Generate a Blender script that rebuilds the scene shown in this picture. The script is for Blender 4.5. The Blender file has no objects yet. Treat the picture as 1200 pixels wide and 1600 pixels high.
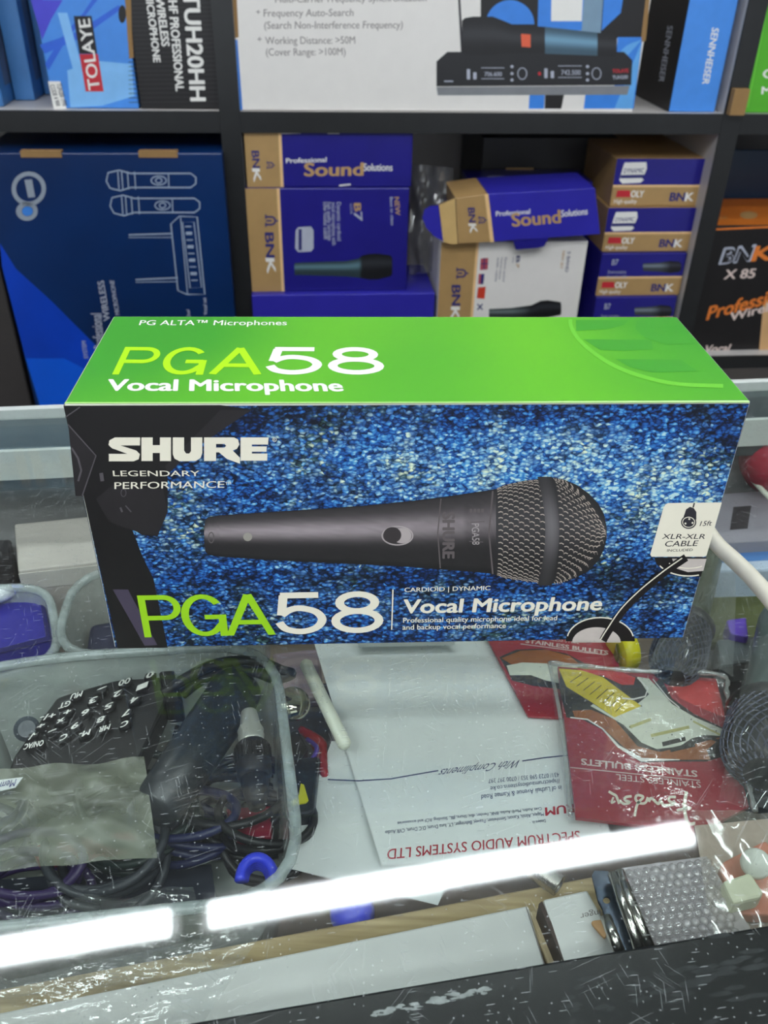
import bpy, bmesh, math, random
import numpy as np
from mathutils import Vector, Matrix
from mathutils.geometry import tessellate_polygon
random.seed(7); rng = np.random.default_rng(7)

# ------------------------------------------------------------------ camera
FPX, PITCH, ROLL, HC = 1351.58, 0.59486, 0.02321, 0.26058
cam_data = bpy.data.cameras.new('camera'); cam = bpy.data.objects.new('camera', cam_data)
bpy.context.scene.collection.objects.link(cam)
fw = Vector((0, math.cos(PITCH), -math.sin(PITCH))); _r = Vector((1, 0, 0)); _u = Vector((0, math.sin(PITCH), math.cos(PITCH)))
RV = _r*math.cos(ROLL) + _u*math.sin(ROLL); UV = -_r*math.sin(ROLL) + _u*math.cos(ROLL)
CP = Vector((0, 0, HC))
cam.matrix_world = Matrix(((RV.x, UV.x, -fw.x, 0), (RV.y, UV.y, -fw.y, 0), (RV.z, UV.z, -fw.z, HC), (0, 0, 0, 1)))
cam_data.sensor_fit = 'VERTICAL'; cam_data.sensor_height = 24.0; cam_data.lens = FPX/1600*24.0
cam_data.clip_start = 0.01; cam_data.clip_end = 50
cam_data.dof.use_dof = True; cam_data.dof.focus_distance = 0.36; cam_data.dof.aperture_fstop = cam_data.lens/1000/0.0016
bpy.context.scene.camera = cam

# ------------------------------------------------------------------ world, exposure
w = bpy.data.worlds.new('world'); bpy.context.scene.world = w; w.use_nodes = True
w.node_tree.nodes['Background'].inputs[0].default_value = (0.86, 0.93, 1.0, 1)
w.node_tree.nodes['Background'].inputs[1].default_value = 1.5
vs = bpy.context.scene.view_settings
vs.view_transform = 'Standard'; vs.look = 'None'; vs.gamma = 1.0; vs.use_curve_mapping = False
vs.exposure = 0.08
TUBE = 37.0            # strength of the ceiling light tubes

# ------------------------------------------------------------------ helpers
COL = bpy.context.scene.collection
def lin(c):
    return tuple((v/12.92 if v <= 0.04045 else ((v+0.055)/1.055)**2.4) for v in (x/255 for x in c)) + (1,)
MATS = {}
def mat(name, rgb, rough=0.5, metal=0.0, var=0.06, vscale=60, emit=None, coat=0.0, bump=0.0, spec=0.5):
    if name in MATS: return MATS[name]
    m = bpy.data.materials.new(name); m.use_nodes = True; nt = m.node_tree; N = nt.nodes; L = nt.links
    b = N['Principled BSDF']; c = lin(rgb)
    b.inputs['Roughness'].default_value = rough; b.inputs['Metallic'].default_value = metal
    b.inputs['Specular IOR Level'].default_value = spec; b.inputs['Coat Weight'].default_value = coat
    if var:
        tc = N.new('ShaderNodeTexCoord'); nz = N.new('ShaderNodeTexNoise'); nz.inputs['Scale'].default_value = vscale; nz.inputs['Detail'].default_value = 5
        L.new(tc.outputs['Object'], nz.inputs['Vector'])
        mx = N.new('ShaderNodeMix'); mx.data_type = 'RGBA'
        mx.inputs[6].default_value = tuple(v*(1-var*2) for v in c[:3])+(1,); mx.inputs[7].default_value = tuple(min(1, v*(1+var*2)) for v in c[:3])+(1,)
        L.new(nz.outputs['Fac'], mx.inputs[0]); L.new(mx.outputs[2], b.inputs['Base Color'])
        if bump:
            bp = N.new('ShaderNodeBump'); bp.inputs['Strength'].default_value = bump; bp.inputs['Distance'].default_value = 0.001
            L.new(nz.outputs['Fac'], bp.inputs['Height']); L.new(bp.outputs[0], b.inputs['Normal'])
    else: b.inputs['Base Color'].default_value = c
    if emit: b.inputs['Emission Color'].default_value = lin(rgb); b.inputs['Emission Strength'].default_value = emit
    MATS[name] = m; return m
def schlick(N, L, f0=0.04):
    g = N.new('ShaderNodeNewGeometry'); d = N.new('ShaderNodeVectorMath'); d.operation = 'DOT_PRODUCT'
    L.new(g.outputs['Incoming'], d.inputs[0]); L.new(g.outputs['Normal'], d.inputs[1])
    a = N.new('ShaderNodeMath'); a.operation = 'ABSOLUTE'; L.new(d.outputs['Value'], a.inputs[0])
    s = N.new('ShaderNodeMath'); s.operation = 'SUBTRACT'; s.inputs[0].default_value = 1; L.new(a.outputs[0], s.inputs[1])
    p = N.new('ShaderNodeMath'); p.operation = 'POWER'; L.new(s.outputs[0], p.inputs[0]); p.inputs[1].default_value = 5
    m = N.new('ShaderNodeMath'); m.operation = 'MULTIPLY_ADD'; L.new(p.outputs[0], m.inputs[0]); m.inputs[1].default_value = 1-f0; m.inputs[2].default_value = f0
    m.use_clamp = True
    return m.outputs[0]
def film(name, tint=(255, 255, 255), milk=0.0, milkrgb=(220, 225, 220), rough=0.08, f0=0.05, bump=0.0, bscale=80):
    if name in MATS: return MATS[name]
    m = bpy.data.materials.new(name); m.use_nodes = True; nt = m.node_tree; N = nt.nodes; L = nt.links
    N.remove(N['Principled BSDF']); out = N['Material Output']
    t = N.new('ShaderNodeBsdfTransparent'); t.inputs[0].default_value = lin(tint)
    g = N.new('ShaderNodeBsdfGlossy'); g.inputs['Roughness'].default_value = rough
    d = N.new('ShaderNodeBsdfDiffuse'); d.inputs[0].default_value = lin(milkrgb)
    tc = N.new('ShaderNodeTexCoord'); nz = N.new('ShaderNodeTexNoise'); nz.inputs['Scale'].default_value = bscale; nz.inputs['Detail'].default_value = 4
    L.new(tc.outputs['Object'], nz.inputs['Vector'])
    mm = N.new('ShaderNodeMath'); mm.operation = 'MULTIPLY'; L.new(nz.outputs['Fac'], mm.inputs[0]); mm.inputs[1].default_value = milk*2
    mm.use_clamp = True
    a = N.new('ShaderNodeMixShader'); L.new(mm.outputs[0], a.inputs[0]); L.new(t.outputs[0], a.inputs[1]); L.new(d.outputs[0], a.inputs[2])
    b = N.new('ShaderNodeMixShader'); L.new(schlick(N, L, f0), b.inputs[0]); L.new(a.outputs[0], b.inputs[1]); L.new(g.outputs[0], b.inputs[2])
    if bump:
        bp = N.new('ShaderNodeBump'); bp.inputs['Strength'].default_value = bump; bp.inputs['Distance'].default_value = 0.002
        L.new(nz.outputs['Fac'], bp.inputs['Height']); L.new(bp.outputs[0], g.inputs['Normal'])
    L.new(b.outputs[0], out.inputs[0]); MATS[name] = m; return m

# pixel of the photograph -> point on a real plane of the place
def pray(x, y): return fw + RV*((x-600)/FPX) - UV*((y-800)/FPX)
class Plane:
    def __init__(s, o, n): s.o = Vector(o); s.n = Vector(n).normalized()
    def __call__(s, x, y, e=0.0):
        d = pray(x, y); o = s.o + s.n*(e*.2)   # ink layers are hundredths of a millimetre
        return CP + d*((o-CP).dot(s.n)/d.dot(s.n))
def ZP(z): return Plane((0, 0, z), (0, 0, 1))
def PZ(x, y, z): return ZP(z)(x, y)

def new_mesh(name, V, F, m, smooth=False):
    me = bpy.data.meshes.new(name); me.from_pydata([tuple(v) for v in V], [], [tuple(f) for f in F])
    me.materials.append(m)
    if smooth: me.polygons.foreach_set('use_smooth', [True]*len(me.polygons))
    me.update(); return me
class Thing:
    def __init__(s, name, label, cat, loc=(0, 0, 0), group=None, kind=None, M=None):
        s.o = bpy.data.objects.new(name, None); COL.objects.link(s.o); s.o.empty_display_size = 0.01
        s.M = M if M is not None else Matrix.Translation(Vector(loc)); s.o.matrix_world = s.M; s.inv = s.M.inverted()
        s.o['label'] = label; s.o['category'] = cat
        if group: s.o['group'] = group
        if kind: s.o['kind'] = kind
    def part(s, name, vf, m, smooth=False, parent=None, label=None, kind=None):
        if isinstance(vf, list): return [s.part(name, q, m, smooth, parent, label, kind) for q in vf][-1]
        V, F = vf; me = new_mesh(name, [s.inv @ Vector(v) for v in V], F, m, smooth)
        o = bpy.data.objects.new(name, me); COL.objects.link(o); o.parent = parent or s.o
        if label: o['label'] = label
        if kind: o['kind'] = kind
        return o
def parts(t, name, vfs, m, label=None):
    for vf in vfs: t.part(name, vf, m, label=label)
def solo(name, vf, m, label, cat, smooth=False, group=None, kind=None):
    V, F = vf; V = [Vector(v) for v in V]
    c = Vector((sum(v.x for v in V)/len(V), sum(v.y for v in V)/len(V), min(v.z for v in V)))
    me = new_mesh(name, [v-c for v in V], F, m, smooth); o = bpy.data.objects.new(name, me); COL.objects.link(o); o.location = c
    o['label'] = label; o['category'] = cat
    if group: o['group'] = group
    if kind: o['kind'] = kind
    return o
def struct(name, vf, m):
    me = new_mesh(name, vf[0], vf[1], m); o = bpy.data.objects.new(name, me); COL.objects.link(o); o['kind'] = 'structure'; return o
def merge(*vs):
    V, F = [], []
    vs = [q for v in vs for q in (v if isinstance(v, list) else [v])]
    for v, f in vs:
        n = len(V); V += list(v); F += [tuple(i+n for i in q) for q in f]
    return V, F
def prism(quad, dv):
    "closed polygon (front face) pushed along dv"
    n = len(quad); a = [Vector(q) for q in quad]; b = [q+Vector(dv) for q in a]
    F = [tuple(range(n)), tuple(range(2*n-1, n-1, -1))] + [(i, i+n, (i+1) % n+n, (i+1) % n) for i in range(n)]
    return a+b, F
def fixn(vf, bev=0.0, seg=2):
    bm = bmesh.new(); vs = [bm.verts.new(v) for v in vf[0]]
    for f in vf[1]:
        try: bm.faces.new([vs[i] for i in f])
        except ValueError: pass
    bmesh.ops.recalc_face_normals(bm, faces=bm.faces)
    if bev: bmesh.ops.bevel(bm, geom=list(bm.edges), offset=bev, segments=seg, affect='EDGES', profile=0.5)
    bm.verts.ensure_lookup_table(); bm.verts.index_update()
    r = [v.co.copy() for v in bm.verts], [tuple(v.index for v in f.verts) for f in bm.faces]; bm.free(); return r
def box(c, s, M=None, bev=0.0, seg=2):
    x, y, z = s[0]/2, s[1]/2, s[2]/2; c = Vector(c)
    q = [c+Vector((-x, -y, -z)), c+Vector((x, -y, -z)), c+Vector((x, -y, z)), c+Vector((-x, -y, z))]
    vf = fixn(prism(q, (0, 2*y, 0)), bev, seg)
    if M is not None: vf = ([M @ v for v in vf[0]], vf[1])
    return vf
def frame(d):
    d = Vector(d).normalized(); a = Vector((0, 0, 1)) if abs(d.z) < 0.9 else Vector((1, 0, 0))
    x = d.cross(a).normalized(); return x, d.cross(x).normalized()
def revolve(A, B, prof, n=24):
    "prof: list of (t along A->B, radius)"
    A = Vector(A); B = Vector(B); x, y = frame(B-A); V, F = [], []
    for t, r in prof:
        c = A+(B-A)*t
        for k in range(n):
            a = 2*math.pi*k/n; V.append(c+x*(r*math.cos(a))+y*(r*math.sin(a)))
    for i in range(len(prof)-1):
        for k in range(n): F.append((i*n+k, i*n+(k+1) % n, (i+1)*n+(k+1) % n, (i+1)*n+k))
    F.append(tuple(range(n-1, -1, -1))); F.append(tuple((len(prof)-1)*n+k for k in range(n)))
    return V, F
def spline(P, k=8):
    P = [Vector(p) for p in P]; out = []
    for i in range(len(P)-1):
        a = P[max(i-1, 0)]; b = P[i]; c = P[i+1]; d = P[min(i+2, len(P)-1)]
        for j in range(k):
            t = j/k; out.append(0.5*((2*b)+(c-a)*t+(2*a-5*b+4*c-d)*t*t+(3*b-a-3*c+d)*t**3))
    return out+[P[-1]]
def tube(P, r, n=8, closed=False, sy=1.0):
    P = [Vector(p) for p in P]; V, F = [], []; m = len(P); px = None
    for i, p in enumerate(P):
        d = (P[(i+1) % m]-P[i-1]) if closed else P[min(i+1, m-1)]-P[max(i-1, 0)]
        if d.length < 1e-9: d = Vector((1, 0, 0))
        d.normalize()
        if px is None: px, _ = frame(d)
        px = (px-d*px.dot(d)).normalized(); y = d.cross(px)
        rr = r[i] if isinstance(r, (list, tuple)) else r
        for k in range(n):
            a = 2*math.pi*k/n; V.append(p+px*(rr*math.cos(a))+y*(rr*sy*math.sin(a)))
    for i in range(m if closed else m-1):
        j = (i+1) % m
        for k in range(n): F.append((i*n+k, i*n+(k+1) % n, j*n+(k+1) % n, j*n+k))
    if not closed: F.append(tuple(range(n-1, -1, -1))); F.append(tuple((m-1)*n+k for k in range(n)))
    return V, F
# ---- print on planes
def poly(pts, pl, e=0.0002, holes=()):
    "printed patch: photograph outline laid on the real plane"
    loops = [[pl(x, y, e) for x, y in l] for l in (pts,)+tuple(holes)]
    flat = [v for l in loops for v in l]
    n = pl.n; ax, ay = frame(n)
    l2 = [[Vector((v.dot(ax), v.dot(ay), 0)) for v in l] for l in loops]
    tr = tessellate_polygon(l2); F = []
    for t in tr:
        a, b, c = (flat[i] for i in t)
        F.append(tuple(t) if (b-a).cross(c-a).dot(n) > 0 else (t[0], t[2], t[1]))
    return flat, F
def stroke(pts, wd, pl, e=0.0003, closed=False):
    P = [Vector((x, y)) for x, y in pts]; m = len(P); V, F = [], []
    for i, p in enumerate(P):
        d = (P[(i+1) % m]-P[i-1]) if closed else P[min(i+1, m-1)]-P[max(i-1, 0)]
        if d.length < 1e-6: d = Vector((1, 0))
        d.normalize(); q = Vector((-d.y, d.x))*(wd[i] if isinstance(wd, (list, tuple)) else wd)*0.5
        a = p+q; b = p-q; V += [pl(a.x, a.y, e), pl(b.x, b.y, e)]
    for i in range(m if closed else m-1):
        j = (i+1) % m; F.append((2*i, 2*i+1, 2*j+1, 2*j))
    return V, F
def ell(cx, cy, rx, ry, n=28, rot=0.0, a0=0, a1=360):
    c, s = math.cos(math.radians(rot)), math.sin(math.radians(rot)); o = []
    for k in range(n+(0 if a1-a0 == 360 else 1)):
        a = math.radians(a0+(a1-a0)*k/n); x = rx*math.cos(a); y = ry*math.sin(a); o.append((cx+x*c-y*s, cy+x*s+y*c))
    return o
_tc = {}
def raw_text(s, bold, shear=0):
    k = (s, bold, shear)
    if k not in _tc:
        cu = bpy.data.curves.new('t', 'FONT'); cu.body = s; cu.offset = bold; cu.shear = shear; cu.resolution_u = 3
        o = bpy.data.objects.new('t', cu); COL.objects.link(o)
        bpy.context.view_layer.update()
        me = bpy.data.meshes.new_from_object(o.evaluated_get(bpy.context.evaluated_depsgraph_get()))
        V = [v.co.copy() for v in me.vertices]; F = [tuple(p.vertices) for p in me.polygons]
        bpy.data.objects.remove(o); bpy.data.meshes.remove(me); bpy.data.curves.remove(cu)
        _tc[k] = (V, F)
    return _tc[k]
def text(s, BL, BR, TL, pl, e=0.0003, bold=0.0, shear=0, px=True):
    V, F = raw_text(s, 0.0, shear)
    if not V: return [], []
    a, b, c = (pl(*BL, e), pl(*BR, e), pl(*TL, e)) if px else (Vector(BL), Vector(BR), Vector(TL))
    x0 = min(v.x for v in V); x1 = max(v.x for v in V); h = 0.72
    out = []; g = .012*max(1, len(s))/max(x1-x0, .1)
    offs = [(0, 0)] if bold <= .002 else ([(-bold, 0), (bold, 0)] if bold <= .011 else ([(-bold, 0), (bold, 0), (0, bold*.5), (0, -bold*.5)] if bold < .025 else [(-bold, 0), (bold, 0), (-bold*.5, bold*.6), (bold*.5, bold*.6), (-bold*.5, -bold*.6), (bold*.5, -bold*.6), (0, 0)]))
    for k, (ox, oy) in enumerate(offs):
        sh = pl.n*(k*4e-6) if px else Vector()
        out.append(([a+(b-a)*((v.x+ox-x0)/(x1-x0))+(c-a)*((v.y+oy)/h)+sh for v in V], F))
    return merge(*out)
def lines(ls, pl, e=0.0003, bold=0.0, shear=0): return [text(s, a, b, c, pl, e, bold, shear) for s, a, b, c in ls]

def arc(cx, cy, rx, ry, a0, a1, n=22): return [(cx+rx*math.cos(math.radians(a0+(a1-a0)*k/n)), cy+ry*math.sin(math.radians(a0+(a1-a0)*k/n))) for k in range(n+1)]
def smooth2(P, k=6): return [(v.x, v.y) for v in spline([Vector((x, y, 0)) for x, y in P], k)]
GLYPH = {'P': [[(0, -.2), (0, 1.2)], [(0, 1), (.6, 1)]+arc(.62, .73, .38, .27, 90, -90)+[(.6, .46), (0, .46)]],
         'G': [arc(.5, .5, .5, .5, 38, 325)+[(1, .30)], [(.52, .46), (1.0, .46)], [(1, .52), (1, -.2)]],
         'A': [[(-.06, -.07), (.5, 1.03)], [(.5, 1.03), (1.06, -.07)], [(.17, .3), (.83, .3)]],
         '5': [[(.93, 1), (.06, 1)], [(.135, 1.0), (.06, .46)], smooth2([(.06, .46), (.25, .60), (.5, .65), (.85, .55), (1.0, .33), (.85, .1), (.5, 0), (.15, .08), (0, .27)])],
         '8': [arc(.5, .77, .40, .23, 0, 360), arc(.5, .27, .5, .27, 0, 360)]}
def glyph(ch, BL, BR, TL, pl, e, st, W=.58):
    "wide grotesque letter drawn with even ribbons in the letter's own box"
    a, b, c = pl(*BL, e), pl(*BR, e), pl(*TL, e); out = []; lift = 0
    for path in GLYPH[ch]:
        P = [Vector((st/2+x*(W-st), st/2+y*(1-st))) for x, y in path]; m = len(P); V, F = [], []; lift += 3e-6
        clo = (P[0]-P[-1]).length < 1e-6
        for i, p in enumerate(P):
            d = (P[1]-P[-2]) if clo and i in (0, m-1) else P[min(i+1, m-1)]-P[max(i-1, 0)]
            d.normalize(); q = Vector((-d.y, d.x))*st/2
            for r_ in (p+q, p-q):
                r_ = Vector((r_.x, max(0, min(1, r_.y)))); V.append(a+(b-a)*(r_.x/W)+(c-a)*r_.y+pl.n*lift)
        for i in range(m-1): F.append((2*i, 2*i+1, 2*i+3, 2*i+2))
        out.append((V, F))
    return merge(*out)
# ------------------------------------------------------------------ materials
def glass_mat():
    m = bpy.data.materials.new('scratched_glass'); m.use_nodes = True; nt = m.node_tree; N = nt.nodes; L = nt.links
    N.remove(N['Principled BSDF']); out = N['Material Output']
    t = N.new('ShaderNodeBsdfTransparent'); t.inputs[0].default_value = (0.95, 0.975, 0.96, 1)
    g = N.new('ShaderNodeBsdfGlossy'); g.inputs['Roughness'].default_value = 0.035
    d = N.new('ShaderNodeBsdfDiffuse'); d.inputs[0].default_value = (0.75, 0.8, 0.8, 1)
    tc = N.new('ShaderNodeTexCoord')
    acc = None
    for i, (ang, sx, sy, th, keep) in enumerate(((24, 10, 1000, 0.03, .93), (84, 26, 1100, 0.04, .93), (-35, 18, 1100, 0.03, .95), (112, 34, 1100, 0.04, .93), (8, 90, 900, .06, .93), (52, 8, 1000, .03, .95), (0, 380, 380, .05, .9))):
        mp = N.new('ShaderNodeMapping'); mp.vector_type = 'TEXTURE'; mp.inputs['Rotation'].default_value = (0, 0, math.radians(ang)); L.new(tc.outputs['Object'], mp.inputs[0])
        sc = N.new('ShaderNodeVectorMath'); sc.operation = 'MULTIPLY'; sc.inputs[1].default_value = (sx, sy, 0.001); L.new(mp.outputs[0], sc.inputs[0])
        nz = N.new('ShaderNodeTexNoise'); nz.inputs['Scale'].default_value = 22; L.new(tc.outputs['Object'], nz.inputs['Vector'])
        ad = N.new('ShaderNodeVectorMath'); ad.operation = 'MULTIPLY_ADD'; L.new(nz.outputs['Color'], ad.inputs[0]); ad.inputs[1].default_value = (0, 1.6, 0); L.new(sc.outputs[0], ad.inputs[2])
        vo = N.new('ShaderNodeTexVoronoi'); vo.voronoi_dimensions = '2D'; vo.inputs['Scale'].default_value = 1; L.new(ad.outputs[0], vo.inputs['Vector'])
        lt = N.new('ShaderNodeMath'); lt.operation = 'LESS_THAN'; L.new(vo.outputs['Distance'], lt.inputs[0]); lt.inputs[1].default_value = th*2.2
        sp = N.new('ShaderNodeSeparateColor'); L.new(vo.outputs['Color'], sp.inputs[0])
        gt = N.new('ShaderNodeMath'); gt.operation = 'GREATER_THAN'; L.new(sp.outputs[0], gt.inputs[0]); gt.inputs[1].default_value = keep
        ml = N.new('ShaderNodeMath'); ml.operation = 'MULTIPLY'; L.new(lt.outputs[0], ml.inputs[0]); L.new(gt.outputs[0], ml.inputs[1])
        if acc is None: acc = ml.outputs[0]
        else:
            mx = N.new('ShaderNodeMath'); mx.operation = 'MAXIMUM'; L.new(acc, mx.inputs[0]); L.new(ml.outputs[0], mx.inputs[1]); acc = mx.outputs[0]
    du = N.new('ShaderNodeTexNoise'); du.inputs['Scale'].default_value = 14; du.inputs['Detail'].default_value = 6; L.new(tc.outputs['Object'], du.inputs['Vector'])
    dr = N.new('ShaderNodeMapRange'); dr.inputs['From Min'].default_value = .35; dr.inputs['From Max'].default_value = .8; dr.inputs['To Min'].default_value = 0.0005; dr.inputs['To Max'].default_value = 0.009; L.new(du.outputs['Fac'], dr.inputs[0])
    s2 = N.new('ShaderNodeMath'); s2.operation = 'MULTIPLY_ADD'; L.new(acc, s2.inputs[0]); s2.inputs[1].default_value = 0.24; L.new(dr.outputs[0], s2.inputs[2]); s2.use_clamp = True
    a = N.new('ShaderNodeMixShader'); L.new(s2.outputs[0], a.inputs[0]); L.new(t.outputs[0], a.inputs[1]); L.new(d.outputs[0], a.inputs[2])
    b = N.new('ShaderNodeMixShader'); L.new(schlick(N, L, 0.045), b.inputs[0]); L.new(a.outputs[0], b.inputs[1]); L.new(g.outputs[0], b.inputs[2])
    L.new(b.outputs[0], out.inputs[0]); return m
def carpet_mat():
    m = bpy.data.materials.new('printed_carpet'); m.use_nodes = True; nt = m.node_tree; N = nt.nodes; L = nt.links
    b = N['Principled BSDF']; b.inputs['Roughness'].default_value = 0.42; b.inputs['Specular IOR Level'].default_value = .35
    tc = N.new('ShaderNodeTexCoord'); nz = N.new('ShaderNodeTexNoise'); nz.inputs['Scale'].default_value = 300; L.new(tc.outputs['Object'], nz.inputs['Vector'])
    ad = N.new('ShaderNodeVectorMath'); ad.operation = 'MULTIPLY_ADD'; L.new(nz.outputs['Color'], ad.inputs[0]); ad.inputs[1].default_value = (.0028, .0, .0022); L.new(tc.outputs['Object'], ad.inputs[2])
    mp = N.new('ShaderNodeMapping'); mp.inputs['Scale'].default_value = (560, 560, 900); L.new(ad.outputs[0], mp.inputs[0])
    vo = N.new('ShaderNodeTexVoronoi'); vo.inputs['Scale'].default_value = 1; L.new(mp.outputs[0], vo.inputs['Vector'])
    sp = N.new('ShaderNodeSeparateColor'); L.new(vo.outputs['Color'], sp.inputs[0])
    n2 = N.new('ShaderNodeTexNoise'); n2.inputs['Scale'].default_value = 70; n2.inputs['Detail'].default_value = 3; L.new(tc.outputs['Object'], n2.inputs['Vector'])
    at = N.new('ShaderNodeAttribute'); at.attribute_name = 'tone'
    s1 = N.new('ShaderNodeMath'); s1.operation = 'MULTIPLY_ADD'; L.new(sp.outputs[0], s1.inputs[0]); s1.inputs[1].default_value = .62
    s0 = N.new('ShaderNodeMath'); s0.operation = 'MULTIPLY_ADD'; L.new(n2.outputs['Fac'], s0.inputs[0]); s0.inputs[1].default_value = .55; s0.inputs[2].default_value = -.50
    L.new(s0.outputs[0], s1.inputs[2])
    s3 = N.new('ShaderNodeMath'); s3.operation = 'MULTIPLY_ADD'; L.new(at.outputs['Fac'], s3.inputs[0]); s3.inputs[1].default_value = .62; L.new(s1.outputs[0], s3.inputs[2])
    dd = N.new('ShaderNodeMath'); dd.operation = 'MULTIPLY_ADD'; L.new(vo.outputs['Distance'], dd.inputs[0]); dd.inputs[1].default_value = -.65; L.new(s3.outputs[0], dd.inputs[2])
    ad2 = N.new('ShaderNodeMath'); ad2.operation = 'ADD'; L.new(dd.outputs[0], ad2.inputs[0]); ad2.inputs[1].default_value = .34
    cr = N.new('ShaderNodeValToRGB'); L.new(ad2.outputs[0], cr.inputs[0]); e = cr.color_ramp.elements
    e[0].position = 0.0; e[0].color = lin((6, 14, 34)); e[1].position = 1.0; e[1].color = lin((180, 212, 212))
    for p, c in ((.22, (12, 36, 82)), (.42, (22, 72, 142)), (.6, (38, 106, 180)), (.8, (86, 158, 202))):
        q = e.new(p); q.color = lin(c)
    gr = N.new('ShaderNodeMix'); gr.data_type = 'RGBA'; gr.blend_type = 'MIX'
    n3 = N.new('ShaderNodeTexNoise'); n3.inputs['Scale'].default_value = 40; L.new(tc.outputs['Object'], n3.inputs['Vector'])
    mm = N.new('ShaderNodeMapRange'); mm.inputs['From Min'].default_value = .42; mm.inputs['From Max'].default_value = .66; mm.inputs['To Max'].default_value = 1.0; L.new(n3.outputs['Fac'], mm.inputs[0])
    mg = N.new('ShaderNodeMath'); mg.operation = 'MULTIPLY'; L.new(mm.outputs[0], mg.inputs[0]); L.new(sp.outputs[1], mg.inputs[1])
    L.new(mg.outputs[0], gr.inputs[0]); L.new(cr.outputs[0], gr.inputs[6])
    c2 = N.new('ShaderNodeValToRGB'); L.new(ad2.outputs[0], c2.inputs[0]); e = c2.color_ramp.elements
    e[0].color = lin((10, 20, 22)); e[1].color = lin((235, 240, 190)); q = e.new(.45); q.color = lin((60, 95, 90))
    L.new(c2.outputs[0], gr.inputs[7]); L.new(gr.outputs[2], b.inputs['Base Color'])
    return m
def attr_mat(name, rough=.4):
    m = bpy.data.materials.new(name); m.use_nodes = True; N = m.node_tree.nodes; L = m.node_tree.links
    at = N.new('ShaderNodeAttribute'); at.attribute_name = 'ink'; b = N['Principled BSDF']; b.inputs['Roughness'].default_value = rough
    L.new(at.outputs['Color'], b.inputs['Base Color']); return m
def green_mat():
    m = bpy.data.materials.new('green_print'); m.use_nodes = True; N = m.node_tree.nodes; L = m.node_tree.links
    b = N['Principled BSDF']; b.inputs['Roughness'].default_value = .38
    tc = N.new('ShaderNodeTexCoord'); nz = N.new('ShaderNodeTexNoise'); nz.inputs['Scale'].default_value = 7; nz.inputs['Detail'].default_value = 1
    L.new(tc.outputs['Object'], nz.inputs['Vector']); cr = N.new('ShaderNodeValToRGB'); L.new(nz.outputs['Fac'], cr.inputs[0]); e = cr.color_ramp.elements
    e[0].position = .35; e[0].color = lin((62, 156, 42)); e[1].position = .65; e[1].color = lin((106, 190, 36)); L.new(cr.outputs[0], b.inputs['Base Color'])
    return m
def wood_mat():
    m = bpy.data.materials.new('pale_wood'); m.use_nodes = True; N = m.node_tree.nodes; L = m.node_tree.links
    b = N['Principled BSDF']; b.inputs['Roughness'].default_value = .6
    tc = N.new('ShaderNodeTexCoord'); mp = N.new('ShaderNodeMapping'); mp.inputs['Scale'].default_value = (10, 160, 160); L.new(tc.outputs['Object'], mp.inputs[0])
    nz = N.new('ShaderNodeTexNoise'); nz.inputs['Scale'].default_value = 1.5; nz.inputs['Detail'].default_value = 6; L.new(mp.outputs[0], nz.inputs['Vector'])
    cr = N.new('ShaderNodeValToRGB'); L.new(nz.outputs['Fac'], cr.inputs[0]); e = cr.color_ramp.elements
    e[0].position = .3; e[0].color = lin((150, 128, 88)); e[1].position = .7; e[1].color = lin((205, 184, 140)); L.new(cr.outputs[0], b.inputs['Base Color'])
    return m
BLACK = mat('black_melamine', (30, 31, 32), .35, var=.15)
WHITEM = mat('white_melamine', (205, 200, 196), .45, var=.02)
NAVY = mat('blue_card', (32, 28, 128), .3, var=.08, vscale=25)
NAVYB = mat('bright_blue_card', (48, 44, 165), .3, var=.08, vscale=25)
GOLD = mat('gold_card', (176, 142, 92), .38, var=.06)
PEACH = mat('pale_gold_edge', (236, 196, 140), .4)
WHITE = mat('white_print', (238, 236, 230), .45, var=.02)
CREAM = mat('cream_print', (228, 222, 202), .45, var=.02)
LIME = mat('lime_print', (176, 232, 10), .4, var=.02)
LIME2 = mat('lime_print_front', (150, 205, 20), .4, var=.02)
BLKCARD = mat('black_card', (20, 17, 18), .4, var=.2)
DARKINK = mat('dark_ink', (38, 36, 42), .5)
GREYINK = mat('grey_ink', (130, 122, 118), .5)
BLUEINK = mat('blue_ink', (38, 40, 110), .5)
SILVINK = mat('silver_ink', (178, 182, 196), .5)
GOLDINK = mat('gold_ink', (190, 152, 98), .5)
REDINK = mat('red_ink', (196, 40, 52), .5)
WCARD = mat('white_card', (232, 228, 222), .5, var=.02)
KRAFT = mat('brown_cardboard', (150, 116, 70), .7)
SKY = mat('sky_blue_card', (68, 140, 226), .35, var=.05)
BPLAS = mat('black_plastic', (22, 23, 25), .35, var=.1)
BRUB = mat('black_rubber', (18, 18, 19), .55, var=.1)
STEEL = mat('nickel_metal', (190, 188, 180), .22, 1.0, var=.05)
PAPER = mat('white_paper', (222, 226, 224), .6, var=.015)
PLAST = film('clear_plastic', milk=.05, rough=.1, f0=.08, bump=.9, bscale=60)
TRAYM = film('frosted_plastic', milk=.55, milkrgb=(205, 214, 208), rough=.25, f0=.06, bscale=25)
GLASS = glass_mat()

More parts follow.
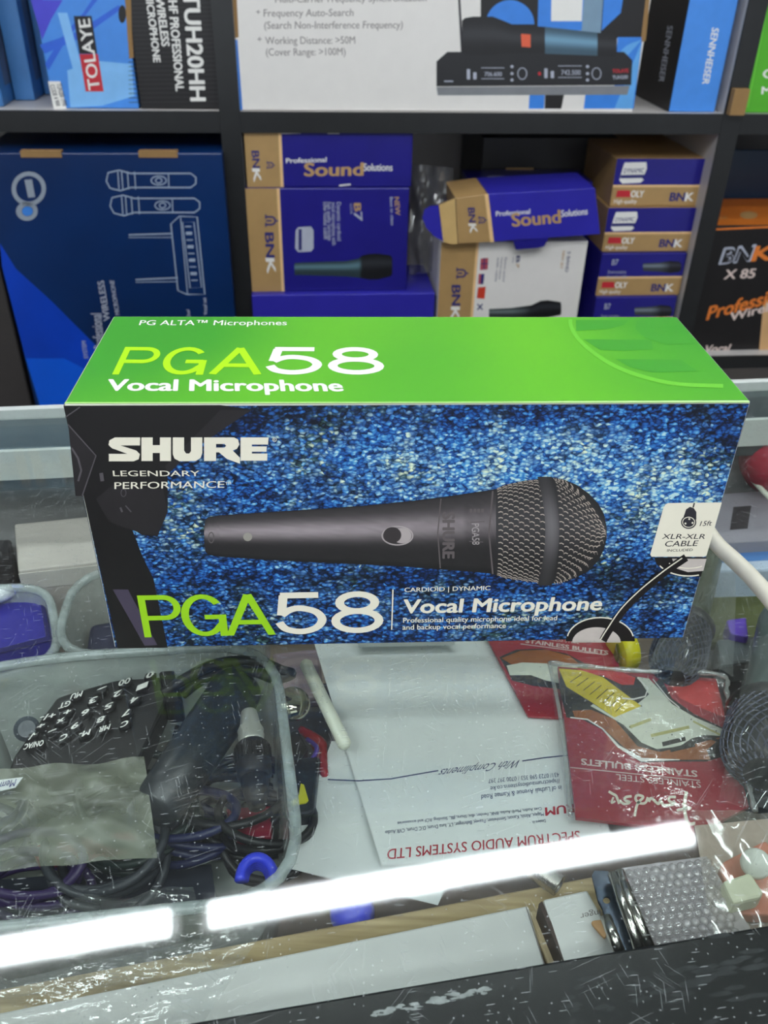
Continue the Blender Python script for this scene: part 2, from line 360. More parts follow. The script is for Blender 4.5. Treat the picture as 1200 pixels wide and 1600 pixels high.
# ------------------------------------------------------------------ frames of the place
CY = math.radians(10.7); cu_ = Vector((math.cos(CY), math.sin(CY), 0)); cn_ = Vector((-math.sin(CY), math.cos(CY), 0))   # counter axes
SY = math.radians(5.8); su = Vector((math.cos(SY), math.sin(SY), 0)); sn = Vector((-math.sin(SY), math.cos(SY), 0))      # shelf axes
S0 = Vector((0, 1.15, 0))
def SP(d=0.0): return Plane(S0+sn*d, -sn)
ZV = Vector((0, 0, 1))
def sl(u, d, z): return S0+su*u+sn*d+ZV*z
def s_uz(p): p = p-S0; return p.dot(su), p.z
def sbox(u0, u1, d0, d1, z0, z1, bev=0):
    return fixn(prism([sl(u0, d0, z0), sl(u1, d0, z0), sl(u1, d0, z1), sl(u0, d0, z1)], sn*(d1-d0)), bev)
def quad_rect(q, d, zb=None, zt=None):
    P = [s_uz(SP(d)(*c)) for c in q]   # TL TR BR BL
    u0 = (P[0][0]+P[3][0])/2; u1 = (P[1][0]+P[2][0])/2; z1 = (P[0][1]+P[1][1])/2; z0 = (P[2][1]+P[3][1])/2
    if zb is not None: z0 = zb
    if zt is not None: z1 = zt
    return u0, u1, z0, z1
# ------------------------------------------------------------------ room shell
ROOM = mat('room_paint', (50, 50, 52), .8, var=.02); FLR = mat('floor_tile', (120, 116, 110), .5)
def sheet(pts): return [Vector(p) for p in pts], [tuple(range(len(pts)))]
struct('floor', sbox(-2.2, 2.2, -4, .75, -1.02, -.98), FLR)
struct('ceiling', sbox(-2.2, 2.2, -4, .75, 1.72, 1.76), ROOM)
struct('wall_back', sbox(-2.2, 2.2, .70, .75, -.98, 1.72), ROOM)
struct('wall_left', sbox(-2.24, -2.2, -4, .75, -.98, 1.72), ROOM)
struct('wall_right', sbox(2.2, 2.24, -4, .75, -.98, 1.72), ROOM)
# ceiling tubes
TM = mat('lit_tube', (244, 250, 255), .4, var=0, emit=TUBE); TB = mat('white_lamp_body', (225, 225, 225), .4)
def tube_lamp(a, b, wd, label):
    a = Vector(a); b = Vector(b); d = (b-a).normalized(); s = Vector((-d.y, d.x, 0))
    t = Thing('ceiling_tube_light', label, 'lamp', (a+b)/2, 'ceiling tube lights')
    q = [a-s*wd/2, b-s*wd/2, b+s*wd/2, a+s*wd/2]
    t.part('diffuser', fixn(prism(q, (0, 0, .018)), .004), TM)
    q2 = [p+ZV*.0185 for p in (a-s*wd*.6-d*.02, b-s*wd*.6+d*.02, b+s*wd*.6+d*.02, a+s*wd*.6-d*.02)]
    t.part('lamp_body', fixn(prism(q2, (0, 0, 1.72-a.z-.0185))), TB)
A = Vector((-.378, 1.113, 1.6)); B = Vector((.79, 1.362, 1.6)); dd_ = (B-A).normalized()
tube_lamp(A, B, .056, 'right one of the two end to end tubes mirrored in the counter glass')
tube_lamp(A-dd_*.085-dd_*1.2, A-dd_*.085, .056, 'left one of the two end to end tubes mirrored in the counter glass')
for i, (x, y, lb) in enumerate(((-.9, -.55, 'added fill tube overhead on the left behind the photographer'), (.7, -.35, 'added fill tube overhead on the right behind the photographer'), (0, -1.6, 'third added fill tube behind the photographer'), (-1.0, -1.1, 'left added fill tube farther behind the photographer'), (1.0, -1.1, 'right added fill tube farther behind the photographer'), (0, -.9, 'middle added fill tube straight behind the photographer'), (1.3, .5, 'added fill tube above the right end of the counter'))):
    tube_lamp((x-.6, y, 1.6), (x+.6, y+.1, 1.6), .056, lb)  # unseen tubes added as fill for the box front and shelf

# ------------------------------------------------------------------ shelf unit
zt = s_uz(SP(0)(560, 175))[1]; BT = zt; BB = zt-.024
def ucol(x, y): return s_uz(SP(0)(x, y))[0]
uL = ucol(360, 190); uR = ucol(1143, 190); PW = .0245
ZBASE = -.62; ZTOP = 1.22; UL0 = -1.25; UR0 = 1.35; DEP = .36
zlow = s_uz(SP(0.0)(1150, 556))[1]    # board under the right lower bay
sh = Thing('shelf_unit', 'tall white shelving with black edge bands behind the glass counter', 'shelf', sl(0, 0, -.98))
def edged(name, u0, u1, z0, z1, lbl=None):
    o = sh.part(name, sbox(u0, u1, .002, DEP, z0, z1), WHITEM, label=lbl)
    sh.part('edge_band', sbox(u0, u1, -.001, .0015, z0, z1), BLACK, parent=o, label='black edge band')
ups = [UL0, uL-PW/2, uR-PW/2, UR0]
for u in ups: edged('upright', u, u+PW, -.98, ZTOP)
zs = [(-.96, -.935), (-.45, -.428), (BB, BT), (.47, .494), (.85, .874), (ZTOP-.024, ZTOP)]
for i in range(3):
    a, b = ups[i]+PW+.0003, ups[i+1]-.0003
    for z0, z1 in zs:
        edged('shelf_board', a, b, z0, z1)
    if i == 2: edged('shelf_board', a, b, zlow-.02, zlow, 'lower board under the black carton')
    if i == 1: edged('shelf_board', a, b, -.262, -.240)
sh.part('back_panel', sbox(UL0, UR0+PW, DEP+.0005, DEP+.008, -.98, ZTOP), WHITEM)

# ------------------------------------------------------------------ printed cartons
def carton(name, label, q, d, depth, m, group=None, zb=None, ztp=None, bev=.0012, cat='box'):
    u0, u1, z0, z1 = quad_rect(q, d, zb, ztp)
    t = Thing(name, label, cat, sl((u0+u1)/2, d, z0), group)
    t.part('carton', sbox(u0, u1, d, d+depth, z0, z1, bev), m); t.r = (u0, u1, z0, z1, d, depth)
    return t, SP(d)
def panel(t, u0, u1, z0, z1, m, e=.0002, name='print_panel', label=None):
    e *= .2; d = t.r[4]; V = [sl(u0, d-e, z0), sl(u1, d-e, z0), sl(u1, d-e, z1), sl(u0, d-e, z1)]
    return t.part(name, (V, [(0, 1, 2, 3)]), m, label=label)
def logo_u(cx, cy, s, pl, ang=90, e=.0004):
    "horseshoe emblem of the audio boxes: open ring with a stem"
    c, sn_ = math.cos(math.radians(ang)), math.sin(math.radians(ang))
    def R(p): return [(cx+(x*c-y*sn_)*s, cy+(x*sn_+y*c)*s) for x, y in p]
    return merge(stroke(R([(-.55, -.75), (-.55, 0)]+[(math.cos(a)*.55, math.sin(a)*.55) for a in np.linspace(math.pi, 0, 9)]+[(.55, -.75)]), .28*s, pl, e),
                 stroke(R([(0, -.75), (0, .05)]), .24*s, pl, e), stroke(R([(-.9, -.8), (-.25, -.8)]), .2*s, pl, e), stroke(R([(.25, -.8), (.9, -.8)]), .2*s, pl, e), stroke(R([(0, .7), (0, 1.0)]), .24*s, pl, e))
def handmic(prof, pl, cols, e=.0004, nv=10):
    "printed picture of a microphone: prof = (x, ytop, ybottom)"
    V, F = [], []
    for x, a, b in prof:
        for k in range(nv+1): V.append(pl(x, a+(b-a)*k/nv, e))
    for i in range(len(prof)-1):
        for k in range(nv): F.append((i*(nv+1)+k, (i+1)*(nv+1)+k, (i+1)*(nv+1)+k+1, i*(nv+1)+k+1))
    return V, F
def ink(o, fn):
    me = o.data; ca = me.color_attributes.new('ink', 'FLOAT_COLOR', 'POINT'); mw = o.matrix_world
    vals = []
    for i in range(len(me.vertices)): vals += list(fn(i))
    ca.data.foreach_set('color', vals)
INKM = attr_mat('picture_ink', .45)
def micpic(t, prof, pl, head_from, base=(70, 96, 104), head=(30, 32, 36), e=.0005, nv=10):
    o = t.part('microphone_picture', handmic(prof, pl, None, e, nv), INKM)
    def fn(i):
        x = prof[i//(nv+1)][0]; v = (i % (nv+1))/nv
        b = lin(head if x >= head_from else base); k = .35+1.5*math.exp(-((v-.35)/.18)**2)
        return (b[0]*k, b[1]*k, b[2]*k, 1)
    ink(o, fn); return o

# ---- upper left bay
zu = BT+.0006
for i, (u, d) in enumerate(((-.585, .10), (-.555, .15), (-.525, .20))):
    a = ucol(0, 150)
    t = Thing('slim_box', ['nearest slim blue box at the far left of the upper shelf', 'middle slim blue box at the far left of the upper shelf', 'rearmost slim blue box at the far left of the upper shelf'][i], 'box', sl(a+.006+i*.017, d, zu), 'slim blue boxes on the upper shelf')
    t.part('carton', sbox(a-.028+i*.0255, a-.004+i*.0255, .02+i*.045, .30, zu, zu+.20, .001), mat('steel_blue_card', (58, 112, 168), .35, var=.2, vscale=20))
    t.part('print_panel', sbox(a-.0039+i*.0255, a-.0037+i*.0255, .04+i*.045, .28, zu+.02, zu+.19), mat('grey_red_print', (84, 92, 112), .4, var=.3, vscale=40), label='grey speckled side print')
d = .012
t, pl = carton('tall_box', 'bright blue printed box with red and black TOLAYE logo on upper shelf', [(41, -60), (188, -60), (217, 171), (85, 171)], d, .2, SKY, zb=zu, bev=.001)
sw = [mat('violet_print', (70, 66, 205), .35), mat('deep_blue_print', (40, 98, 215), .35), mat('pale_blue_print', (130, 190, 245), .35)]
parts(t, 'swirl_print', [poly([(48, 0), (98, 0), (80, 30), (66, 62)], pl), poly([(54, -30), (52, 0), (62, 40), (70, 52), (66, 0), (68, -30)], pl, .0003)], sw[0])
parts(t, 'swirl_print', [poly([(70, 100), (95, 60), (130, 20), (150, -10), (160, -10), (125, 35), (96, 75), (76, 110)], pl, .0003), poly([(62, 70), (120, 50), (185, 8), (190, 14), (125, 60), (70, 84)], pl, .0004)], sw[1])
parts(t, 'swirl_print', [poly([(105, 110), (150, 95), (205, 100), (210, 150), (160, 165), (110, 168)], pl, .0003), poly([(90, 20), (105, 20), (135, 130), (120, 130)], pl, .00045)], sw[2])
bx = t.part('logo_panel', poly([(115, 25), (143, 25), (152, 84), (124, 84)], pl, .0006), BLKCARD)
t.part('logo_panel', poly([(124, 84.5), (153, 84.5), (162, 143), (134, 143)], pl, .0006), REDINK)
t.part('lettering', text('TOLAYE', (156, 139), (140, 29), (138, 141), pl, .0009, .02), WHITE)
t.part('address_label', poly([(75, 127), (94, 127), (104, 170), (84, 170)], pl, .0006), WHITE)
t.part('address_lettering', lines([('TUH200 1990', (88, 131), (98, 166), (96, 130)), ('CODE 4 900', (78, 133), (88, 166), (85, 132))], pl, .0008, .02), DARKINK)
t.part('thumb_notch', poly(ell(191, 22, 6, 14), pl, .0006), BLKCARD)
t, pl = carton('tall_box', 'black corrugated microphone box with bold white vertical lettering', [(193, -60), (333, -60), (344, 169), (219, 171)], d, .2, BLKCARD, zb=zu, bev=.001)
t.part('corrugation', merge(*[stroke([(200+i*.06, 6+i*7), (335+i*.3, 4+i*7)], 1.2, pl, .0003) for i in range(-3, 23)]), mat('dark_grey_rib', (46, 44, 46), .4))
t.part('lettering', lines([('TUH20HH', (286, -12), (298, 157), (312, -12)), ('UHF PROFESSIONAL', (262, -12), (275, 142), (276, -12)), ('WIRELESS', (243, -4), (253, 72), (256, -4)), ('MICROPHONE', (227, -10), (240, 97), (239, -10))], pl, .0006, .035), WHITE)
t.part('torn_edge', poly([(194, -20), (204, -20), (206, 50), (209, 90), (202, 92), (199, 54)], pl, .0005), KRAFT)
# box seen only mirrored in the glass
t = Thing('wide_box', 'pale blue box with big lettering on the upper left shelf, mirrored in the glass', 'box', sl(-.68, .004, zu+.2205)); pl = SP(.004); t.r = (-.92, -.45, zu+.2205, .462, .004, .2)
t.part('carton', sbox(-.92, -.45, .004, .2, zu+.2205, .462, .001), mat('pale_blue_card', (140, 168, 184), .4))
t.part('lettering', text('TUH20HH', sl(-.86, .0035, .388), sl(-.475, .0035, .388), sl(-.86, .0035, .445), pl, 0, .035, 0, False), mat('beige_ink', (226, 214, 190), .5))
solo('wide_box', sbox(-.92, -.53, .02, .2, zu, zu+.2200, .001), mat('steel_blue_card', (58, 112, 168)), 'blue carton carrying the pale lettered box, left of the slim blue boxes', 'box')

# ---- upper middle bay: wireless system box
t, pl = carton('wide_box', 'large white wireless microphone system box with blue and black shapes on upper shelf', [(357, -60), (1026, -60), (990, 171), (377, 174)], .006, .28, WCARD, zb=zu, bev=.001)
B2 = mat('azure_print', (52, 130, 222), .35); B3 = mat('light_azure_print', (96, 168, 232), .35)
t.part('print_shape', merge(poly([(366, 62), (371, 62), (379, 172), (375, 172)], pl)), B2, label='blue edge strip')
t.part('torn_edge', poly([(361, -20), (369, -20), (373, 58), (366, 60)], pl, .0003), KRAFT)
t.part('torn_edge', poly([(1012, -30), (1018, -30), (1009, 64), (1001, 66)], pl, .0003), KRAFT)
parts(t, 'print_shape', [poly([(751, -30), (843, -30), (841, 44), (751, 44)], pl), poly([(905, -30), (1012, -30), (1004, 60), (938, 60), (912, 44)], pl), poly([(852, 135), (884, 135), (877, 170), (851, 170)], pl)], BLKCARD, label='black shapes')
parts(t, 'print_shape', [poly(ell(797, 38, 38, 38, 20, 0, 180, 360), pl, .0004), poly([(842, -30), (918, -30), (910, 48), (840, 44)], pl, .0004), poly([(945, -30), (978, -30), (970, 20), (940, 48)], pl, .0004), poly([(965, 58), (1004, 58), (990, 170), (912, 170), (916, 135), (960, 135)], pl, .0003), poly([(828, 135), (852, 135), (850, 170), (826, 170)], pl, .0003)], B2, label='blue shapes')
t.part('print_shape', merge(poly([(862, -30), (912, -30), (909, 33), (861, 33)], pl, .0006)), WHITE, label='white square')
t.part('print_shape', merge(poly([(960, 170), (988, 170), (1003, 62)]+ell(1003, 110, 44, 46, 8, 0, 180, 270), pl, .0005)), B3, label='light blue quarter disc')
t.part('print_shape', merge(poly([(914, -30), (944, -30), (938, 60), (908, 60)], pl, .0006)), mat('steel_print', (120, 150, 172), .3), label='grey tube shape')
rec = t.part('receiver_picture', merge(poly([(682, 96), (988, 94), (986, 133), (682, 135)], pl, .0008), poly([(699, 81), (975, 81), (988, 94), (682, 96)], pl, .0007)), mat('receiver_black', (30, 30, 33), .4), label='black receiver')
t.part('receiver_shadow', poly([(682, 136), (984, 134), (980, 148), (684, 149)], pl, .0007), mat('shadow_print', (128, 130, 134), .4))
t.part('display_print', merge(text('706.600', (757, 119), (784, 119), (757, 112), pl, .001, .01), text('742.500', (877, 117), (907, 117), (877, 109), pl, .001, .01), *[stroke([(732+i*10, 124), (732+i*10, 108+i % 2*5)], 5, pl, .001) for i in range(2)], *[stroke([(853+i*10, 122), (853+i*10, 107+i % 2*4)], 5, pl, .001) for i in range(2)],
    *[stroke([(752, y), (788, y)], 1, pl, .001) for y in (106, 123)], *[stroke([(872, y), (909, y)], 1, pl, .001) for y in (103, 121)], *[poly(ell(x, y, 2.6, 2.4, 8), pl, .001) for x in (800, 918) for y in (104, 115, 125)], *[stroke(ell(x, 115, 7, 9, 16), 1.3, pl, .001, True) for x in (816, 932)], stroke([(694, 127), (708, 127)], 2, pl, .001), text('TUH200', (957, 124), (981, 123), (957, 118), pl, .001, .02)), SILVINK)
t.part('red_logo', merge(text('TOLAYE', (957, 114), (982, 113), (957, 108), pl, .001, .03), poly(ell(843, 115, 2.5, 3, 8), pl, .001)), REDINK)
prof = [(722, 32, 82), (727, 28, 84), (740, 26, 86), (770, 26, 86), (788, 33, 84), (800, 38, 83), (851, 42, 83), (852, 42, 84), (933, 51, 87), (934, 51, 88), (958, 53, 89), (964, 57, 86)]
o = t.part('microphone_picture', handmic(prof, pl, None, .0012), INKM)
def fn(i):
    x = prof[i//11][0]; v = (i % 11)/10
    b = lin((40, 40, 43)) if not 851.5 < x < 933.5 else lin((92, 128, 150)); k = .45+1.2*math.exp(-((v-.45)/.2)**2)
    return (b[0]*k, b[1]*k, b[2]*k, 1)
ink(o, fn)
t.part('screen_print', poly([(814, 53), (829, 54), (829, 74), (815, 73)], pl, .0014), mat('orange_print', (226, 96, 62), .4))
t.part('antenna_picture', stroke([(716, -30), (722, 82)], 3.5, pl, .001), DARKINK)
t.part('lettering', lines([('Multi-Carrier Frequency Synchronization', (430, 4), (666, 2), (430, -6)), ('Frequency Auto-Search', (412, 26), (552, 25), (412, 14)), ('(Search Non-Interference Frequency)', (413, 45), (629, 44), (413, 33)), ('Working Distance: >50M', (415, 69), (555, 68), (414, 57)), ('(Cover Range: >100M)', (416, 87), (540, 86), (415, 75)), ('+', (400, 23), (407, 23), (400, 14)), ('+', (402, 66), (409, 66), (402, 56))], pl, .0005, .004), GREYINK)
# ---- two tone headphone brand box
d = .01
t, pl = carton('upright_box', 'half black half blue box with white sideways lettering by the white divider', [(1090, -60), (1168, -60), (1117, 164), (1046, 165)], d, .17, SKY, zb=zu, bev=.0008)
u0, u1, z0, z1 = t.r[:4]
t.part('side_panel', ([sl(u0-.0004, d, z0), sl(u0-.0004, d+.17, z0), sl(u0-.0004, d+.17, z1), sl(u0-.0004, d, z1)], [(3, 2, 1, 0)]), BLKCARD, label='black side')
t.part('lettering', text('SENNHEISER', (1113, 43), (1097, 131), (1124, 45), pl, .0005, .02), WHITE)
spl = Plane(sl(u0-.0006, d, z0), -su)
t.part('side_lettering', text('SENNHEISER', (1043, 40), (1029, 127), (1052, 41), spl, .0004, .015), SILVINK)
# green box in the right bay
t, pl = carton('green_box', 'lime green box cut by the right edge of the picture on the upper shelf', [(1204, -60), (1330, -60), (1270, 168), (1156, 168)], .006, .2, mat('green_card', (84, 176, 40), .35), zb=zu, bev=.001)
t.part('lettering', lines([('GREEN', (1192, 122), (1265, 122), (1193, 108)), ('MIC SET', (1190, 147), (1265, 147), (1191, 135))], pl, .0005, .03), WHITE)
t.part('spine_fold', stroke([(1213, -60), (1168, 168)], 2, pl, .0004), mat('green_fold', (110, 205, 60), .35))
solo('cardboard_scrap', sbox(uR-PW/2+.002, uR+PW/2-.003, -.012, -.0015, BT+.0003, BT+.030), KRAFT, 'torn scrap of brown cardboard standing against the right black upright', 'cardboard')

# ---- lower left bay: big dark blue carton
d = -.02
DB = mat('dark_blue_card', (6, 42, 92), .28, var=.3, vscale=6)
t, pl = carton('large_box', 'large dark blue wireless set box with outline drawings under the upper shelf at left', [(-42, 238), (344, 240), (383, 655), (65, 650)], d, .3, DB, zb=-.428+.0005, bev=.0015)
u0, u1, z0, z1 = t.r[:4]
t.part('gradient_print', poly([(0, 380), (25, 420), (80, 470), (150, 540), (210, 610), (240, 665), (75, 660), (40, 560), (3, 416)], pl, .0002), mat('royal_blue_print', (8, 66, 192), .28, var=.2, vscale=10), label='brighter blue sweep')
t.part('gradient_print', poly([(40, 560), (100, 560), (180, 600), (230, 665), (70, 660)], pl, .0003), mat('vivid_blue_print', (12, 96, 228), .28, var=.1, vscale=10), label='vivid blue sweep')
OUT = mat('pale_outline', (158, 172, 190), .4)
def micout(x, y):
    k = []
    k += [stroke([(x, y+8), (x+3, y-5), (x+20, y-9), (x+38, y-4), (x+132, y-4), (x+140, y+2), (x+140, y+12), (x+132, y+18), (x+38, y+18), (x+22, y+23), (x+6, y+19)], 2.2, pl, .0004, True)]
    for a in (18, 24, 33, 44): k.append(stroke([(x+a, y-7), (x+a+2, y+21)], 1.6, pl, .0004))
    k.append(stroke(ell(x+82, y+7, 12, 7, 14), 1.8, pl, .0004, True)); k.append(stroke(ell(x+82, y+7, 5, 4, 10), 1.8, pl, .0004, True)); k.append(stroke([(x+97, y-4), (x+98, y+18)], 1.5, pl, .0004))
    return k
K = micout(166, 275)+micout(172, 314)
K += [stroke([(267, 350), (280, 338), (308, 339), (320, 460), (292, 460), (278, 454)], 2, pl, .0004, True), stroke([(282, 340), (293, 459)], 1.5, pl, .0004), stroke([(285, 347), (303, 347), (315, 449), (297, 450)], 1.6, pl, .0004, True)]
K += [stroke([(268, 365), (201, 367)], 2.2, pl, .0004), stroke([(268, 371), (201, 371)], 1.2, pl, .0004), stroke([(278, 434), (212, 437)], 2.2, pl, .0004), stroke([(278, 440), (212, 441)], 1.2, pl, .0004)]
for i in range(9): K.append(stroke([(289+i*1.2, 354+i*10.5), (299+i*1.2, 354+i*10.5)], 5 if i % 2 else 2, pl, .0004))
t.part('outline_drawing', merge(*K), OUT)
t.part('bubble_logo', merge(poly(ell(45, 295, 27, 27), pl, .0004, (ell(45, 295, 20, 20),)), poly(ell(42, 330, 17, 15), pl, .0004, (ell(43, 330, 9, 8),)), poly([(38, 281), (50, 280), (55, 308), (44, 309)], pl, .0005)), mat('bubble_grey', (150, 160, 172), .35))
t.part('bubble_core', poly(ell(43, 330, 8.5, 7.5), pl, .0005), mat('bubble_blue', (60, 130, 215), .35))
t.part('lettering', lines([('Professional', (163, 545), (158, 490), (146, 545)), ('WIRELESS', (172, 500), (162, 438), (162, 502)), ('MICROPHONE', (187, 492), (178, 438), (180, 492)), ('SYSTEM', (138, 560), (134, 533), (131, 560)), ('Dual', (298, 496), (296, 484), (292, 496)), ('Vocal set', (324, 492), (322, 465), (318, 492))], pl, .0005, .02), SILVINK)
for a, b in ((33, 97), (217, 278)):
    ua, ub = s_uz(pl(a, 245))[0], s_uz(pl(b, 245))[0]
    t.part('cardboard_tab', sbox(ua, ub, d-.0012, d+.01, z1-.005, z1+.002), KRAFT, label='brown cardboard tab')
solo('dark_carton', sbox(-1.0, u0-.075, .05, .3, -.428, -.02, .002), mat('grey_carton', (168, 162, 156), .6), 'pale grey carton left of the large dark blue box', 'box')
solo('flat_board', sbox(u0-.06, u0-.012, .0, .3, -.428, -.08, .002), mat('charcoal_board', (62, 58, 56), .6), 'charcoal board standing between the pale carton and large blue box', 'board')

# ---- lower middle bay
def bnk(t, pl, q, gold_x, big=True, face='blue'): pass
def gold_band(t, f0, f1, m=GOLD):
    u0, u1, z0, z1 = t.r[:4]; w_ = u1-u0
    panel(t, u0+w_*f0, u0+w_*f1, z0, z1, m, .0002, 'gold_band'); panel(t, u0+w_*f1, u0+w_*(f1+.018), z0, z1, PEACH, .0003, 'pale_stripe')
GR = 'blue and gold microphone boxes'
zb3 = -.240+.0005
t, pl = carton('microphone_box', 'blue box supporting the left stack of blue and gold boxes', [(395, 464), (678, 455), (676, 560), (398, 560)], -.012, .12, NAVYB, GR, zb=zb3); ztC = t.r[3]
t, pl = carton('microphone_box', 'blue box with printed silver microphone, middle of the left stack', [(384, 295), (640, 293), (634, 456), (393, 461)], .0, .10, NAVY, GR, zb=ztC+.0004); zB = t.r[3]; u0, u1, z0, z1 = t.r[:4]
gold_band(t, 0, .19)
t.part('logo', merge(text('BN', (414, 364), (416, 402), (428, 364), pl, .0007, .03), logo_u(424, 345, 11, pl, -90)), BLUEINK)
t.part('logo_letter', text('K', (415, 404), (418, 427), (429, 404), pl, .0007, .03), WHITE)
t.part('badge', merge(poly([(462, 360), (466, 355), (486, 354), (490, 360), (490, 388), (486, 393), (466, 394), (461, 388)], pl, .0005)), SILVINK)
t.part('badge_stripe', stroke([(469, 358), (469, 391)], 5, pl, .0007), BLUEINK)
t.part('small_lettering', merge(*[text(s, (x, 316), (x+1, yb), (x+7, 316), pl, .0006, .01) for s, x, yb in (('Dynamic cardioid', 526, 376), ('vocal microphone with', 518, 383), ('high quality cartridge', 511, 376), ('low noise cable', 505, 374))], text('VOCAL', (546, 318), (548, 335), (550, 318), pl, .0006), text('Best in class', (609, 308), (611, 352), (614, 308), pl, .0006, .01), text('7', (553, 331), (554, 345), (566, 331), pl, .0007, .02)), SILVINK)
t.part('gold_lettering', merge(text('B', (553, 318), (554, 330), (564, 318), pl, .0007, .03), text('NEW', (616, 308), (618, 336), (624, 308), pl, .0007, .02)), GOLDINK)
micpic(t, [(460, 411, 430), (470, 410, 430), (540, 408, 432), (560, 404, 434), (566, 399, 435), (576, 397, 437), (590, 396, 437), (610, 399, 432), (613, 404, 428)], pl, 562)
t, pl = carton('microphone_box', 'topmost blue box of the left stack, gold end with a sideways logo', [(381, 208), (646, 208), (642, 288), (387, 291)], .004, .09, NAVY, GR, zb=zB+.0004); gold_band(t, 0, .20)
t.part('lettering', lines([('Professional', (447, 255), (510, 253), (447, 247)), ('Solutions', (568, 267), (613, 267), (568, 255))], pl, .0006, .02), WHITE)
t.part('gold_lettering', text('Sound', (476, 275), (567, 274), (476, 254), pl, .0007, .03), GOLDINK)
t.part('logo', merge(text('BN', (393, 236), (395, 262), (405, 236), pl, .0007, .03), logo_u(423, 258, 7, pl, -90)), BLUEINK)
t.part('logo_letter', text('K', (394, 264), (397, 284), (406, 264), pl, .0007, .03), WHITE)
t.part('scuffs', merge(stroke([(440, 208.5), (470, 207.5)], 2, pl, .0006), stroke([(512, 208), (530, 208)], 2.5, pl, .0006), stroke([(530, 290), (548, 288)], 2.5, pl, .0006)), WCARD)
# box with white face under the open one
t, pl = carton('microphone_box', 'white faced box with gold end and small flags under the open box', [(686, 382), (916, 374), (895, 560), (683, 560)], -.02, .10, WCARD, GR, zb=zb3); gold_band(t, 0, .235, GOLD); zE = t.r[3]
t.part('logo', merge(text('BN', (706, 446), (706, 477), (720, 446), pl, .0007, .03), logo_u(722, 427, 10, pl, -90)), BLUEINK)
t.part('logo_letter', text('K', (705, 480), (704, 500), (719, 480), pl, .0007, .03), WHITE)
t.part('flag_print', merge(poly([(751, 404), (763, 403), (762, 421), (750, 422)], pl, .0006), poly([(748, 428), (752, 428), (751, 444), (747, 444)], pl, .0006)), mat('muted_pink_print', (176, 80, 92), .4), label='striped flag')
t.part('flag_print', poly([(747, 449), (759, 448), (757, 467), (745, 466)], pl, .0006), mat('flag_red', (208, 62, 40), .4), label='red flag')
t.part('flag_print', merge(poly([(752, 428), (757, 428), (755, 444), (751, 444)], pl, .0006), stroke([(746, 475), (754, 484)], 2, pl, .0006), stroke([(754, 475), (746, 484)], 2, pl, .0006), stroke([(757, 403), (756, 421)], 1.5, pl, .0008), stroke([(751, 412), (763, 412)], 1.5, pl, .0008)), BLUEINK, label='blue flag marks')
t.part('small_lettering', merge(*[text(s, (x, 402), (x-4, yb), (x+4, 402), pl, .0006, 0) for s, x, yb in (('Dynamic cardioid', 789, 440), ('vocal microphone', 783, 436), ('with cable', 777, 440))], text('VOCAL', (801, 401), (800, 411), (804, 401), pl, .0006), text('5 BAND', (887, 393), (883, 425), (892, 393), pl, .0006, .02), text('B', (807, 400), (806, 410), (813, 400), pl, .0006, .04)), mat('slate_ink', (92, 92, 120), .5))
t.part('gold_lettering', merge(text('NEW SET', (879, 392), (875, 420), (883, 392), pl, .0006, .02), text('7', (807, 411), (806, 419), (812, 411), pl, .0006, .02)), GOLDINK)
micpic(t, [(764, 483, 496), (800, 481, 497), (830, 477, 498), (845, 470, 497), (856, 469, 496), (876, 472, 492), (877, 476, 488)], pl, 828, (82, 92, 92))
# open tilted box
dO = -.035; plO = SP(dO)
def tb(q, dv): return fixn(prism([plO(*c) for c in q], dv), .0008)
t = Thing('microphone_box', 'open blue box with rounded gold tuck flap lying tilted on the white faced box', 'box', plO(840, 378), GR)
t.part('carton', tb([(763, 303), (930, 294), (938, 366), (772, 378)], sn*.085), NAVYB)
t.part('gold_end', tb([(712, 310), (762.5, 303), (771.5, 378), (716, 381)], sn*.085), GOLD)
t.part('tuck_flap', fixn(prism([plO(x, y) for x, y in [(711, 310), (715, 381), (706, 382), (693, 378)]+[(686, 320)]], sn*.0012)), mat('pale_gold_card', (206, 172, 112), .4), label='pale gold flap')
t.part('tuck_flap', fixn(prism([plO(x, y) for x, y in [(685, 321), (692, 377), (678, 369), (666, 356), (660, 341), (663, 328), (672, 322)]], sn*.0012)), NAVYB, label='rounded blue flap end')
t.part('pale_stripe', poly([(757, 304), (763, 303), (772, 378), (766, 379)], plO, .0003), PEACH)
t.part('lock_tab', fixn(prism([plO(x, y) for x, y in [(802, 377), (858, 371), (850, 385), (843, 387), (806, 390)]], sn*.0008)), NAVY, label='dark blue tab')
t.part('lettering', lines([('Professional', (775, 338), (828, 334), (775, 330)), ('Solutions', (877, 339), (918, 335), (877, 328))], plO, .0006, .02), WHITE)
t.part('gold_lettering', text('Sound', (801, 354), (876, 348), (799, 333), plO, .0007, .03), GOLDINK)
t.part('logo', merge(text('BN', (731, 325), (733, 347), (742, 325), plO, .0007, .03), logo_u(754, 344, 7, plO, -90)), BLUEINK)
t.part('logo_letter', text('K', (732, 350), (735, 364), (744, 350), plO, .0007, .03), WHITE)
